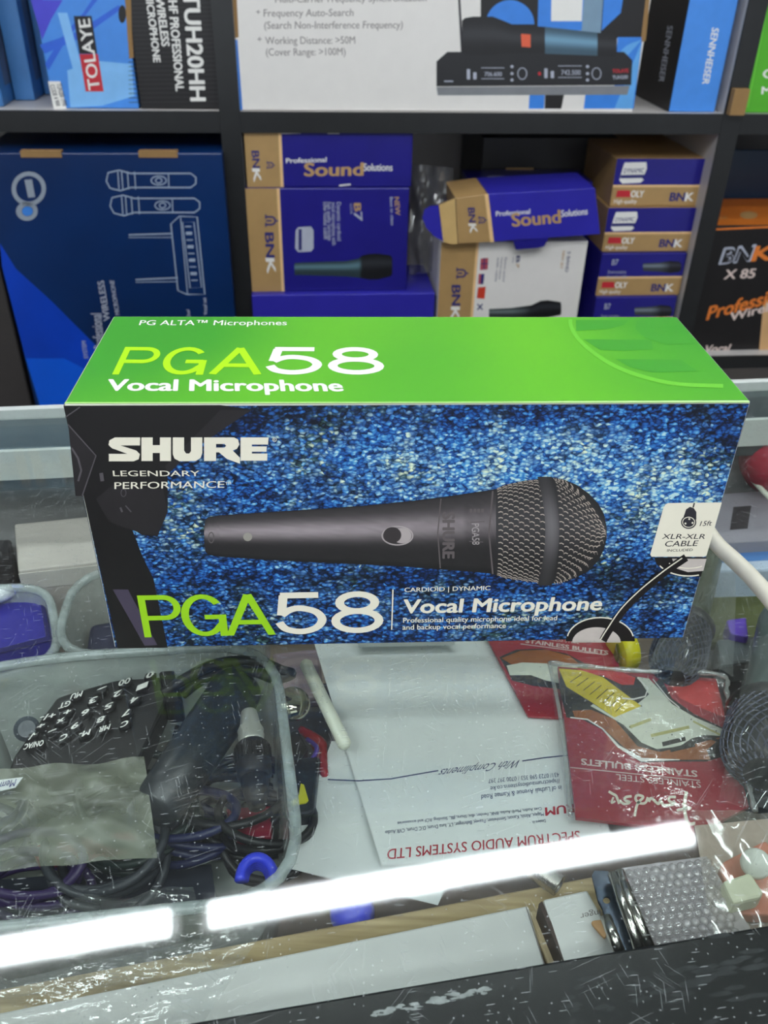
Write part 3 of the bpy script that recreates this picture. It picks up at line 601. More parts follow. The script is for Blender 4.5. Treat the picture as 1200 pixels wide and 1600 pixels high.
# clear bag behind
def crumple(pts, z_or_fn, amp, n=22, seed=1):
    "crumpled sheet spanned by four corner points"
    r = np.random.default_rng(seed); a, b, c, d_ = [Vector(p) for p in pts]; V, F = [], []
    nn = (b-a).cross(d_-a).normalized(); ks = [(r.uniform(-9, 9), r.uniform(-9, 9), r.uniform(0, 6.3), r.uniform(.3, 1)) for _ in range(9)]
    for i in range(n+1):
        for j in range(n+1):
            s, t_ = i/n, j/n; p = a*(1-s)*(1-t_)+b*s*(1-t_)+c*s*t_+d_*(1-s)*t_
            h = sum(w_*abs(math.sin(kx*s+ky*t_+ph)) for kx, ky, ph, w_ in ks)/4.5-.6
            V.append(p+nn*(amp*h))
    for i in range(n):
        for j in range(n):
            k = i*(n+1)+j; F.append((k, k+1, k+n+2)); F.append((k, k+n+2, k+n+1))
    return V, F
solo('plastic_bag', crumple([SP(.06)(640, 430), SP(.04)(700, 420), SP(.05)(710, 262), SP(.08)(640, 255)], 0, .02, 20, 4), film('grey_bag', milk=.22, milkrgb=(150, 150, 150), rough=.15, f0=.12), 'crumpled clear plastic bag stuffed between the two stacks of boxes', 'bag')
# dark cartons at the back
t = Thing('dark_box', 'black box lying deep in the bay above the open box', 'box', sl(.2, .2, -.1)); q = quad_rect([(752, 215), (960, 215), (960, 300), (752, 300)], .16)
t.part('carton', sbox(q[0], q[1], .16, .33, zb3, q[3], .001), BLKCARD); qq = quad_rect([(790, 262), (833, 262), (833, 272), (790, 272)], .16)
t.part('gold_label', sbox(qq[0], qq[1], .159, .1598, qq[2], qq[3]), GOLD)
q = quad_rect([(760, 200), (925, 198), (925, 262), (760, 262)], .2)
solo('dark_box', sbox(q[0]+.01, q[1]+.10, .185, .34, t.o.location.z*0+quad_rect([(752, 215), (960, 215), (960, 300), (752, 300)], .16)[3]+.0004, BB-.004, .001), BLKCARD, 'black box on top of another at the back of the middle bay', 'box')
t = Thing('microphone_box', 'dark blue box behind the open one with a white oval on its lid', 'box', sl(.2, .09, zE), GR)
q = quad_rect([(735, 296), (925, 290), (925, 400), (735, 400)], .06)
t.part('carton', sbox(q[0], q[1], .0815, .155, zb3, q[3]+.002, .001), NAVY); o_ = sl((q[0]*.75+q[1]*.25), .105, q[3]+.0024)
t.part('lid_badge', fixn(prism([o_+su*(.016*math.cos(a))+sn*(.012*math.sin(a)) for a in np.linspace(0, 2*math.pi, 20, False)], (0, 0, .0004))), SILVINK)
# right stack
rs = [([(930, 466), (1057, 462), (1040, 560), (918, 560)], 'lowest visible box of the right stack with a small microphone print', 1), ([(942, 397), (1073, 395), (1062, 459), (929, 463)], 'third box from the top of the right stack with a microphone print', 1), ([(953, 326), (1089, 323), (1077, 389), (938, 394)], 'second box from the top of the right stack with a white badge', 0), ([(966, 248), (1107, 248), (1093, 319), (951, 323)], 'topmost box of the right stack with a white badge', 0)]
zc = zb3
for k, (q, lb, kind) in enumerate(rs):
    dk = .008+.006*k
    P_ = quad_rect(q, dk); t, pl = carton('microphone_box', lb, q, dk, .17, GOLD if not kind else NAVY, GR, zb=zc, ztp=None)
    u0, u1, z0, z1 = t.r[:4]; zc = z1+.0004
    zz = z0+(P_[2] if 0 else (z1-z0)*(.40 if k else .62))
    zg = z1-(z1-z0)*.60 if k else z1-.030
    hx = (z1-z0) if k else .056
    zg = z1-hx*.56
    if kind:
        panel(t, u0, u1, z0, zg, GOLD, .0002, 'gold_band')
        panel(t, u0, u1, zg-.002, zg+.001, PEACH, .0003, 'pale_stripe')
    else:
        panel(t, u0, u1, zg, z1, NAVY, .0002, 'blue_panel'); panel(t, u0, u1, zg-.002, zg+.001, PEACH, .0003, 'pale_stripe')
    x0, y0 = q[0]; x1 = q[1][0]; H_ = q[3][1]-q[0][1] if k else 66; dx = (q[3][0]-q[0][0])/(q[3][1]-q[0][1])
    def Q(fx, fy): y = y0+fy*H_; return (x0+(x1-x0)*fx+dx*fy*H_, y)
    yb = .88
    t.part('logo', text('BN', Q(.66, yb), Q(.82, yb), Q(.66, .70), pl, .0006, .04), BLUEINK)
    t.part('logo_letter', merge(text('K', Q(.83, yb), Q(.92, yb), Q(.83, .70), pl, .0006, .03), text('High quality', Q(.05, .93), Q(.30, .93), Q(.05, .84), pl, .0006, .01), text('OLY', Q(.22, .80), Q(.36, .80), Q(.22, .66), pl, .0006, .04)), WHITE)
    t.part('flag_print', poly([Q(.06, .66), Q(.2, .66), Q(.22, .8), Q(.06, .8)], pl, .0006), REDINK, label='red flag')
    if kind:
        micpic(t, [Q(.5, .22)+(Q(.5, .40)[1],), Q(.7, .20)+(Q(.7, .42)[1],), Q(.82, .16)+(Q(.82, .45)[1],), Q(.93, .18)+(Q(.93, .42)[1],), Q(.96, .24)+(Q(.96, .36)[1],)], pl, Q(.8, .2)[0], (96, 104, 112), (40, 40, 48))
        t.part('small_lettering', merge(text('B7', Q(.13, .26), Q(.2, .26), Q(.13, .12), pl, .0006, .02), text('Dynamic microphone', Q(.1, .46), Q(.32, .46), Q(.1, .38), pl, .0006), text('low noise cable', Q(.1, .57), Q(.34, .57), Q(.1, .49), pl, .0006)), SILVINK)
    else:
        t.part('badge', merge(poly([Q(.08, .08), Q(.32, .07), Q(.34, .2), Q(.33, .30), Q(.31, .42), Q(.33, .44), Q(.3, .50), Q(.1, .52), Q(.06, .45), Q(.07, .2)], pl, .0005)), WHITE)
        t.part('badge_stripe', merge(poly([Q(.065, .34), Q(.33, .33), Q(.325, .40), Q(.065, .41)], pl, .0007), text('DYNAMIC', Q(.09, .30), Q(.31, .29), Q(.09, .20), pl, .0007, .01)), BLUEINK)
    if not k == 0:
        pass
# side logos on gold left ends of the two top ones
# ---- lower right bay
zr = zlow+.0005
t, pl = carton('wide_box', 'black wireless vocal system box with orange lid at the right edge', [(1105, 358), (1420, 345), (1360, 545), (1062, 556)], .02, .14, BLKCARD, zb=zr); u0, u1, z0, z1 = t.r[:4]
OR = mat('orange_card', (208, 116, 36), .4); ORI = mat('orange_ink', (226, 124, 46), .45)
t.part('lid_print', ([sl(u0, .02, z1+.0003), sl(u1, .02, z1+.0003), sl(u1, .16, z1+.0003), sl(u0, .16, z1+.0003)], [(0, 1, 2, 3)]), OR, label='orange lid')
t.part('lid_edge', stroke([(1106, 359), (1300, 350)], 3, pl, .0004), ORI)
lp = Plane(sl(u0, .02, z1+.0003), (0, 0, 1))
t.part('lid_lettering', merge(text('VOCAL', (1113, 343), (1137, 342), (1114, 337), lp, .0004, .01), poly(ell(1170, 336, 14, 6, 12), lp, .0004)), GOLDINK)
t.part('logo', text('BN', (1124, 413), (1172, 408), (1133, 386), pl, .0006, .04, .0), SILVINK)
t.part('logo_fill', text('BN', (1127, 411), (1170, 407), (1135, 389), pl, .0009, .0), BLKCARD)
t.part('logo_letter', text('K', (1174, 408), (1204, 406), (1182, 384), pl, .0006, .04), ORI)
t.part('lettering', lines([('X 85', (1131, 436), (1178, 434), (1135, 421)), ('Wireless', (1140, 502), (1232, 478), (1142, 488)), ('Vocal', (1099, 551), (1138, 549), (1104, 539))], pl, .0006, .03), mat('warm_white_ink', (226, 205, 196), .45))
t.part('orange_lettering', text('Professional', (1104, 500), (1246, 462), (1110, 478), pl, .0006, .035), ORI)
t.part('hand_print', poly([(1193, 470), (1230, 460), (1225, 545), (1186, 548)], pl, .0005), mat('skin_tone_print', (214, 170, 118), .45))
q = quad_rect([(1135, 236), (1290, 232), (1280, 330), (1122, 330)], .165)
solo('teal_box', sbox(q[0], q[1], .165, .33, zr, q[3], .0015), mat('dark_teal_card', (8, 44, 72), .35), 'dark teal box standing behind the orange lidded box', 'box')

# ------------------------------------------------------------------ counter
bl = PZ(0, 642, 0); br = PZ(1200, 597, 0)
bd = (br-bl).normalized(); bl = bl-bd*.35; br = br+bd*.35
F0 = PZ(280, 1600, -.006); FD = cu_
fl = F0-cu_*.75; fr = F0+cu_*.85
FW = .10                                             # frame width under the front of the glass
fl2 = fl-cn_*FW; fr2 = fr-cn_*FW
cab = Thing('display_counter', 'glass topped display counter with black front frame full of small parts', 'counter', (0, .3, -.98))
cab.part('glass_top', fixn(prism([fl2+ZV*.006, fr2+ZV*.006, br, bl], (0, 0, -.0055))), GLASS, label='scratched clear glass top')
FRM = mat('black_frame', (10, 11, 12), .3, var=.5, vscale=25)
cab.part('front_frame', fixn(prism([fl, fr, fr2, fl2], (0, 0, -.04)), .001), FRM, label='black front frame')
# chipped pale paint on the frame
r = np.random.default_rng(3); K = []
fp = ZP(-.006)
for i in range(60):
    s = r.uniform(0, 1); x = 590+s*170+r.normal(0, 6); y = 1583-s*38+r.normal(0, 3)
    K.append(poly([(x+rx_*r.uniform(.5, 1.2), y+ry_*r.uniform(.5, 1.2)) for rx_, ry_ in ((-8, 1), (-3, -2.5), (5, -2.5), (9, 0), (3, 2.5), (-4, 2.5))], fp, .0002+i*2e-6))
cab.part('worn_paint', merge(*K), mat('chipped_grey', (150, 152, 152), .5, var=.4, vscale=300), label='pale chips along the frame')
K = []  # irregular lighter grey blotches on the right part of the frame
for i in range(46):
    x = r.uniform(880, 1190); y = 1606-(x-600)*.14+r.normal(0, 22)-8; a = r.uniform(6, 26)
    K.append(poly([(x-a, y+2), (x-a*.3, y-3), (x+a*.5, y-5), (x+a, y-1), (x+a*.4, y+3), (x-a*.5, y+5)], fp, .0002+i*2e-6))
cab.part('grey_blotch', merge(*K), mat('blotch_grey', (40, 41, 43), .6, var=.5, vscale=200), label='grey blotches on the frame')
RAIL = mat('rail_aluminium', (74, 86, 92), .35, .5, var=.1)
RW = cn_*.040
cab.part('back_rail', fixn(prism([bl-ZV*.006-RW, br-ZV*.006-RW, br-ZV*.006, bl-ZV*.006], (0, 0, -.03)), .0015), RAIL, label='grey metal rail')
cab.part('back_trim', fixn(prism([bl-ZV*.006-RW-cn_*.003, br-ZV*.006-RW-cn_*.003, br-ZV*.006-RW, bl-ZV*.006-RW], (0, 0, -.02))), mat('pale_trim', (205, 210, 205), .35), label='pale trim')
cab.part('back_edge', fixn(prism([bl+ZV*.0004, br+ZV*.0004, br+cn_*.005+ZV*.0004, bl+cn_*.005+ZV*.0004], (0, 0, -.03))), mat('pale_trim', (205, 210, 205), .35), label='pale outer edge')
ZF = -.132
BASEM = mat('brown_board', (128, 112, 96), .7, var=.15, vscale=12)
cab.part('inner_shelf', fixn(prism([fl-ZV*.126-cn_*.0, fr-ZV*.126, br-ZV*.132-cn_*.02, bl-ZV*.132-cn_*.02], (0, 0, -.012))), BASEM, label='inner board carrying the goods')
cab.part('front_panel', fixn(prism([fl2-ZV*.0405, fr2-ZV*.0405, fr2-ZV*.974, fl2-ZV*.974], cn_*.018)), BLACK)
cab.part('back_board', fixn(prism([bl-ZV*.037, br-ZV*.037, br-ZV*.98, bl-ZV*.98], -cn_*.015)), mat('grey_board', (150, 150, 150), .5))
WOOD = wood_mat()
wz = -.07
wa, wb = PZ(-200, 1583, wz), PZ(1010, 1353, wz)
wdir = (wb-wa).normalized(); wn = Vector((wdir.y, -wdir.x, 0)); 
cab.part('wooden_batten', fixn(prism([wa, wb, wb+wn*.022, wa+wn*.022], (0, 0, -.05)), .001), WOOD, label='raw pine batten')

# ------------------------------------------------------------------ the microphone box
HB, DBX, WB = .11784, .08343, .25
yaw = .05925; bc, bs = math.cos(yaw), math.sin(yaw)
MB_ = Matrix(((bc, -bs, 0, .00992), (bs, bc, 0, .28228), (0, 0, 1, .0), (0, 0, 0, 1)))
def bp(x, y, z): return MB_ @ Vector((x, y, z))
t = Thing('microphone_box', 'green topped box with a large microphone printed on blue carpet, standing on the glass', 'box', M=MB_)
h = WB/2
t.part('carton', fixn(prism([bp(-h, 0, .0004), bp(h, 0, .0004), bp(h, 0, HB), bp(-h, 0, HB)], MB_.to_3x3() @ Vector((0, DBX, 0))), .0005, 1), mat('box_edge_card', (206, 208, 190), .5))
PF = Plane(bp(0, 0, 0), MB_.to_3x3() @ Vector((0, -1, 0))); PT = Plane(bp(0, 0, HB), (0, 0, 1))
# right and left side prints
for sx in (-1, 1):
    x = sx*(h+.0002); V = [bp(x, .0006, .001), bp(x, DBX-.0006, .001), bp(x, DBX-.0006, HB-.0006), bp(x, .0006, HB-.0006)]
    t.part('side_print', (V, [(0, 1, 2, 3) if sx > 0 else (3, 2, 1, 0)]), mat('deep_blue_side', (26, 44, 140), .4))
# front carpet print
nx, nz_ = 110, 50; V, F, tone = [], [], []
def tone_fn(x, y):
    b = .50
    b += .42*math.exp(-(((x-880)/300)**2+((y-735)/75)**2)); b += .12*math.exp(-(((x-620)/170)**2+((y-700)/50)**2))
    b += .22*math.exp(-(((x-1050)/60)**2+((y-800)/90)**2))
    b -= .28*math.exp(-((y-634)/22)**2); b -= .42*math.exp(-(((x-1130)/60)**2+((y-690)/40)**2)); b -= .25*math.exp(-(((x-480)/60)**2+((y-660)/30)**2))
    b -= .40*math.exp(-(((x-650)/330)**2+((y-905)/20)**2)); b -= .16*math.exp(-((y-1000)/40)**2); b -= .20*math.exp(-(((x-330)/80)**2+((y-920)/60)**2)); b += .14*math.exp(-(((x-400)/120)**2+((y-890)/25)**2))
    b -= .5*math.exp(-(((x-1000)/70)**2+((y-900)/30)**2)); b -= .5*math.exp(-(((x-360)/60)**2+((y-650)/60)**2))
    return max(.02, min(1.1, b))
def projp(P):
    q = P-CP; dd = q.dot(fw); return 600+FPX*q.dot(RV)/dd, 800-FPX*q.dot(UV)/dd
for i in range(nx+1):
    for j in range(nz_+1):
        P_ = bp(-h+.0004+(WB-.0008)*i/nx, -.00002, .0008+(HB-.0018)*j/nz_); V.append(P_); tone.append(tone_fn(*projp(P_)))
for i in range(nx):
    for j in range(nz_):
        k = i*(nz_+1)+j; F.append((k, k+nz_+1, k+nz_+2, k+1))
o = t.part('front_print', (V, F), carpet_mat(), label='blue carpet photograph')
a = o.data.attributes.new('tone', 'FLOAT', 'POINT'); a.data.foreach_set('value', tone)
V = [bp(-h+.0006, .0006, HB+.00002), bp(h-.0006, .0006, HB+.00002), bp(h-.0006, DBX-.0006, HB+.00002), bp(-h+.0006, DBX-.0006, HB+.00002)]
t.part('top_print', (V, [(0, 1, 2, 3)]), green_mat(), label='green top panel')
D1 = mat('print_black', (13, 9, 10), .42, var=.3, vscale=60); D2 = mat('print_charcoal', (30, 26, 28), .42, var=.2); D3 = mat('print_grey', (80, 75, 79), .42); D4 = mat('print_purple_grey', (66, 58, 76), .42)
t.part('stand_picture', poly([(99, 634), (345, 633), (395, 640), (330, 672), (285, 705), (262, 742), (262, 800), (246, 838), (222, 836), (206, 826), (222, 868), (240, 905), (262, 1012), (184, 1013)], PF, .0004), D1, label='black stand parts')
parts(t, 'stand_detail', [poly([(108, 664), (150, 712), (128, 775), (118, 775), (104, 640)], PF, .0006), poly([(175, 758), (255, 765), (262, 800), (246, 836), (222, 834), (170, 815), (150, 780)], PF, .0006), poly([(345, 640), (392, 641), (300, 704), (262, 742), (258, 728)], PF, .0006)], D2, label='charcoal facets')
t.part('stand_highlights', merge(stroke([(106, 663), (150, 712), (128, 776)], 2, PF, .0008), stroke([(112, 700), (122, 716), (127, 735), (122, 752)], 3, PF, .0008), stroke([(102, 652), (125, 636)], 2, PF, .0008), stroke([(158, 739), (160, 752)], 6, PF, .0008), stroke([(188, 793), (191, 800)], 3, PF, .0008), stroke([(196, 790), (205, 800)], 2, PF, .0008), stroke(ell(193, 770, 4, 6, 12), 1.2, PF, .0008, True)), D3)
t.part('stand_leg', merge(poly([(176, 921), (200, 921), (246, 1008), (226, 1009)], PF, .0006)), D4)
# printed microphone picture on the front
prof = [(319, 822, 850), (321, 812, 862), (325, 808, 867), (345, 805, 870), (420, 800, 875), (500, 795, 879), (570, 790, 882), (640, 783, 886), (690, 777, 890), (730, 771, 893), (765, 766, 896), (775, 764, 899)]
NV = 24
pr2 = []
for i in range(len(prof)-1):
    for k in range(5):
        f = k/5; pr2.append(tuple(prof[i][m]*(1-f)+prof[i+1][m]*f for m in range(3)))
pr2.append(prof[-1])
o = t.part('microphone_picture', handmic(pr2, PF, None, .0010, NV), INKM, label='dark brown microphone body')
rr = np.random.default_rng(5)
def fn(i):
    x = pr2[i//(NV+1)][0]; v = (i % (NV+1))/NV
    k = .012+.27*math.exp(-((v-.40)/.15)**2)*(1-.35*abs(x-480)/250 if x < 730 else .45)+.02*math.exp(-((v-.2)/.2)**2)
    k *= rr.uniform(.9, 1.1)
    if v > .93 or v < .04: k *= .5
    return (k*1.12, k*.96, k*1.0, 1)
ink(o, fn)
gp = [(775, 764, 899), (785, 759, 902), (800, 755, 905), (820, 751, 908), (845, 748, 911), (862, 746, 912), (880, 749, 910), (900, 757, 903), (920, 771, 892), (935, 787, 876), (944, 804, 858), (948, 824, 840)]
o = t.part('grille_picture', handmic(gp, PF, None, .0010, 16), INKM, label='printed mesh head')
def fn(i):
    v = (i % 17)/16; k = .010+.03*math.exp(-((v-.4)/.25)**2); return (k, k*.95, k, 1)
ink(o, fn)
def gprof(x):
    for i in range(len(gp)-1):
        if gp[i][0] <= x <= gp[i+1][0]:
            f = (x-gp[i][0])/(gp[i+1][0]-gp[i][0]); return tuple(gp[i][m]*(1-f)+gp[i+1][m]*f for m in (1, 2))
    return gp[-1][1:]
K = []; K2 = []
for i in range(21):
    x0 = 776+i*8.2
    if 844 < x0 < 868: continue
    for j in range(21):
        v = (j+.5+(i % 2)*.5)/21.5; th = (v-.5)*math.pi*.96; vv = .5+.5*math.sin(th)
        bow = (x0-835)*.0
        if x0 > 868:
            cxx = 862+(x0-862)*math.cos(th)**.75 if math.cos(th) > 0 else x0
            s0, s1 = cxx, cxx+7*math.cos(th)
        else:
            off = -10*(1-math.cos(th)); s0, s1 = x0+off*.3+3, x0+off*.3+10
        ya, yb_ = gprof(max(776, min(947, s0))); yc, yd = gprof(max(776, min(947, s1)))
        p0 = (s0, ya+(yb_-ya)*vv); p1 = (s1, yc+(yd-yc)*vv+1.5)
        K.append(stroke([p0, ((p0[0]+p1[0])/2, (p0[1]+p1[1])/2-1.2), p1], 1.5*(.55+.45*math.cos(th)), PF, .0013))
        if (i+j) % 2: K2.append(stroke([p1, (p1[0]+1, p1[1]+5.2*math.cos(th)+.6)], 1.2, PF, .0013))
t.part('grille_wires', merge(*K), mat('wire_ink', (186, 172, 158), .45), label='pale wire highlights')
t.part('grille_wires', merge(*K2), mat('wire_ink_dim', (112, 102, 98), .45), label='dim wire highlights')
bpv = [(x, a_, b_) for x, a_, b_ in ((847, 750, 914), (852, 745, 916), (866, 744, 916), (871, 750, 913))]
def bandpt(f, v):  # bowed band
    x = 846+f*22+12*math.sin(math.pi*v)-6; return (x, 745+v*170)
V, F = [], []
for i in range(5):
    for j in range(21): V.append(PF(*bandpt(i/4, j/20), .0016))
for i in range(4):
    for j in range(20): k = i*21+j; F.append((k, k+21, k+22, k+1))
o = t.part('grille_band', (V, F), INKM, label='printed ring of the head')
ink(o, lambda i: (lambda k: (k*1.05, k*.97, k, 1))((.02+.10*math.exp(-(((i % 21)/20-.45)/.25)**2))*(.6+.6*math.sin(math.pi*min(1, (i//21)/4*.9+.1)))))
t.part('body_lines', merge(stroke([(689, 779), (684, 833), (688, 888)], 2, PF, .0013), stroke([(770, 767), (764, 833), (770, 897)], 2.5, PF, .0013), stroke([(735, 816), (757, 815)], 1.2, PF, .0013), stroke([(733, 846), (755, 847)], 1.2, PF, .0013), *[stroke([(736+i*6, 795), (736+i*6, 801)], 4.5, PF, .0013) for i in range(4)], text('SHURE', (692, 801), (692, 872), (711, 801), PF, .0012, .05)), mat('body_line_ink', (92, 84, 84), .45))
t.part('body_lettering', text('PGA58', (737, 818), (738, 851), (749, 818), PF, .0014, .0), mat('pale_body_ink', (170, 162, 160), .45))
t.part('switch_ring', merge(stroke(ell(621, 837, 24, 14.5, 30), 2, PF, .0013, True), poly(ell(628, 837, 15, 12), PF, .0012)), mat('switch_ring_ink', (168, 158, 156), .45))
t.part('switch_button', poly(ell(613, 836, 14, 12.5), PF, .0014), mat('switch_ink', (50, 44, 45), .45))
t.part('screw_print', merge(poly(ell(387, 839, 7, 6.5), PF, .0013)), mat('screw_ink', (150, 146, 136), .45))
t.part('slot_print', merge(poly(ell(330, 840, 5, 9), PF, .0013, (ell(330, 840, 3.2, 7),))), mat('slot_ink', (90, 84, 84), .45))
# brand word, traced
def L8(p): return [(80+x/2.143, 480+y/2.143) for x, y in p]
S_ = L8([(213, 436), (298, 436), (297, 463), (232, 463), (285, 480), (297, 492), (293, 509), (276, 516), (193, 516), (193, 491), (255, 491), (203, 472), (192, 461), (195, 446)])
H1 = L8([(302, 436), (340, 436), (340, 462), (364, 462), (364, 436), (401, 436), (401, 515), (364, 515), (364, 488), (340, 488), (340, 515), (302, 515)])
U_ = L8([(407, 436), (445, 436), (445, 480), (452, 490), (462, 490), (468, 482), (468, 436), (506, 436), (506, 488), (500, 505), (484, 515), (430, 516), (413, 507), (407, 492)])
R_ = L8([(512, 436), (612, 436), (626, 443), (630, 460), (622, 474), (608, 480), (632, 504), (632, 524), (588, 508), (562, 486), (552, 486), (552, 515), (512, 515)])
Rh = L8([(552, 458), (580, 458), (586, 464), (580, 470), (552, 470)])
E_ = L8([(634, 436), (728, 436), (726, 460), (672, 460), (672, 466), (722, 466), (721, 484), (672, 484), (672, 490), (724, 490), (723, 514), (634, 514)])
t.part('brand_logo', merge(poly(S_, PF, .0012), poly(H1, PF, .0012), poly(U_, PF, .0012), poly(R_, PF, .0012, (Rh,)), poly(E_, PF, .0012), stroke(ell(429, 687, 3, 3, 12), .8, PF, .0012, True), text('R', (427.6, 688.6), (430.4, 688.6), (427.6, 685.3), PF, .0012)), CREAM, label='cream brand lettering')
t.part('lettering', lines([('LEGENDARY', (177, 744), (312, 744), (176, 735)), ('PERFORMANCE', (179, 764), (350, 762), (179, 753)), ('TM', (352, 757), (361, 757), (352, 753))], PF, .0012, .006), CREAM)
t.part('lettering', lines([('Vocal Microphone', (630, 958), (938, 953), (632, 936))], PF, .0012, .03), CREAM)
t.part('small_lettering', lines([('CARDIOID | DYNAMIC', (632, 925), (766, 922), (632, 918)), ('Professional quality microphone ideal for lead', (630, 973), (870, 969), (630, 965)), ('and backup vocal performance', (629, 984), (790, 981), (629, 976))], PF, .0012, .012), CREAM)
def fg(ch, x0, x1, st):
    y0 = 996-(x0-226)*.0205; y1 = 996-(x1-226)*.0205; return glyph(ch, (x0, y0), (x1, y1), (x0-.035*(576-x0), y0-65.5), PF, .0012, st, .62 if st < .12 else .8)
t.part('model_lettering', [fg('P', 226, 289, .108), fg('G', 288, 357, .108), fg('A', 357, 428, .108)], LIME2, label='lime green letter')
t.part('model_number', [fg('5', 431, 511, .135), fg('8', 518, 599, .135)], CREAM, label='cream digit')
t.part('divider_line', stroke([(614, 921), (612, 984)], 2, PF, .0012), CREAM)
t.part('sticker', poly([(1040, 788), (1044, 786), (1128, 785), (1104, 868), (1100, 870), (1018, 870), (1016, 866), (1037, 792)], PF, .0013), CREAM, label='cream cable sticker')
t.part('sticker_lettering', merge(lines([('15ft', (1093, 822), (1111, 821), (1096, 814)), ('XLR-XLR', (1034, 842), (1101, 842), (1037, 834)), ('CABLE', (1038, 854), (1089, 853), (1041, 845)), ('INCLUDED', (1042, 862), (1082, 861), (1043, 858))], PF, .0016, .004), poly(ell(1076, 816, 12, 10.5, 24), PF, .0015), poly([(1068, 808), (1072, 796), (1078, 792), (1084, 794), (1088, 800), (1088, 812)], PF, .0015), stroke([(1083, 793), (1085, 786)], 2.2, PF, .0015)), DARKINK)
t.part('sticker_plug', merge(stroke(ell(1076, 816, 9.5, 8, 22), 1.2, PF, .0018, True), *[poly(ell(x, y, 1.6, 1.6, 8), PF, .0018) for x, y in ((1071, 818), (1082, 817), (1077, 811))]), CREAM)
SILV = mat('print_silver', (196, 186, 178), .42, var=.15, vscale=80)
sh1 = poly([(1040, 871), (1104, 871), (1096, 898), (1075, 900), (1052, 894), (1034, 882)], PF, .0009)
parts(t, 'plug_picture', [poly(ell(938, 1002, 54, 36, 24, 0, 180, 360), PF, .0009), poly([(1022, 871), (1104, 871), (1095, 901), (1068, 901), (1040, 893), (1026, 882)], PF, .0009)], D1, label='dark plug shells')
parts(t, 'plug_highlight', [poly(ell(932, 1004, 38, 24, 20, 0, 180, 360), PF, .0011), poly([(1050, 873), (1104, 873), (1099, 892), (1075, 894), (1056, 888)], PF, .0011)], SILV, label='silver plug faces')
t.part('plug_ring', merge(stroke(ell(938, 1000, 52, 35, 24, 0, 190, 350), 2, PF, .0012), stroke(ell(1076, 868, 52, 32, 16, 0, 72, 150), 2, PF, .0012), stroke(ell(1076, 866, 40, 22, 16, 0, 58, 140), 1.6, PF, .0014)), CREAM)
t.part('cable_picture', merge(stroke(smooth2([(1072, 871), (1040, 893), (1005, 922), (975, 952), (952, 984), (942, 1001)]), 12, PF, .0015)), D1, label='printed black cable')
t.part('cable_highlight', stroke(smooth2([(1066, 872), (1036, 893), (1000, 922), (970, 952), (948, 984), (938, 1000)]), 1.8, PF, .0017), CREAM)
# top panel
t.part('lettering', lines([('PG ALTA™ Microphones', (217, 508), (448, 508), (220, 500))], PT, .0006, .012), WHITE)
def tg(ch, x0, x1, st): return glyph(ch, (x0, 585), (x1, 585.6), (x0+.061*(515-x0), 542), PT, .0006, st, .77 if st < .13 else .9)
t.part('model_lettering', [tg('P', 175, 238, .128), tg('G', 247, 317, .128), tg('A', 329, 405, .128)], LIME, label='lime green letter')
t.part('model_number', [tg('5', 412, 503, .155), tg('8', 512, 602, .155)], WHITE, label='white digit')
t.part('lettering', lines([('Vocal Microphone', (167, 610), (536, 611), (171, 592))], PT, .0006, .035), WHITE)
GD = mat('green_mark_dark', (66, 158, 44), .38, var=.02); GL = mat('green_mark_light', (108, 196, 54), .38, var=.02)
t.part('emblem_ring', merge(stroke(smooth2([(891, 499), (893, 512), (905, 531), (930, 553), (965, 574), (1010, 590), (1060, 600), (1130, 603)]), 6, PT, .0006)), GL, label='pale ring of the emblem')
parts(t, 'emblem_bar', [poly([(900, 500), (982, 500), (975, 508), (950, 514), (900, 517)], PT, .0005), poly([(912, 530), (1018, 531), (1020, 546), (975, 548), (938, 547)], PT, .0005), poly([(962, 561), (1064, 562), (1090, 580), (1020, 582), (985, 574)], PT, .0005), poly([(995, 501), (1054, 500), (1062, 508), (1030, 510), (1022, 517), (1040, 524), (1074, 527), (1084, 537), (1040, 538), (1008, 528), (993, 514)], PT, .0005)], GD, label='darker green emblem bars')
# white worn edge
t.part('worn_edge', stroke([(101, 629.3), (1171, 627.8)], 2, PT, .0007), mat('worn_green_edge', (170, 222, 120), .5), label='worn top edge')

# ------------------------------------------------------------------ on the glass: white cable
P_ = [PZ(1095, 815, .0045), PZ(1120, 850, .0045), PZ(1150, 878, .0045), PZ(1180, 908, .0045), PZ(1215, 950, .0045), PZ(1260, 1010, .0045)]
solo('white_cable', tube(spline(P_), .0042, 12), mat('cable_white', (216, 212, 192), .4, var=.08, vscale=80), 'thick white cable lying on the glass at the right behind the box', 'cable', True)
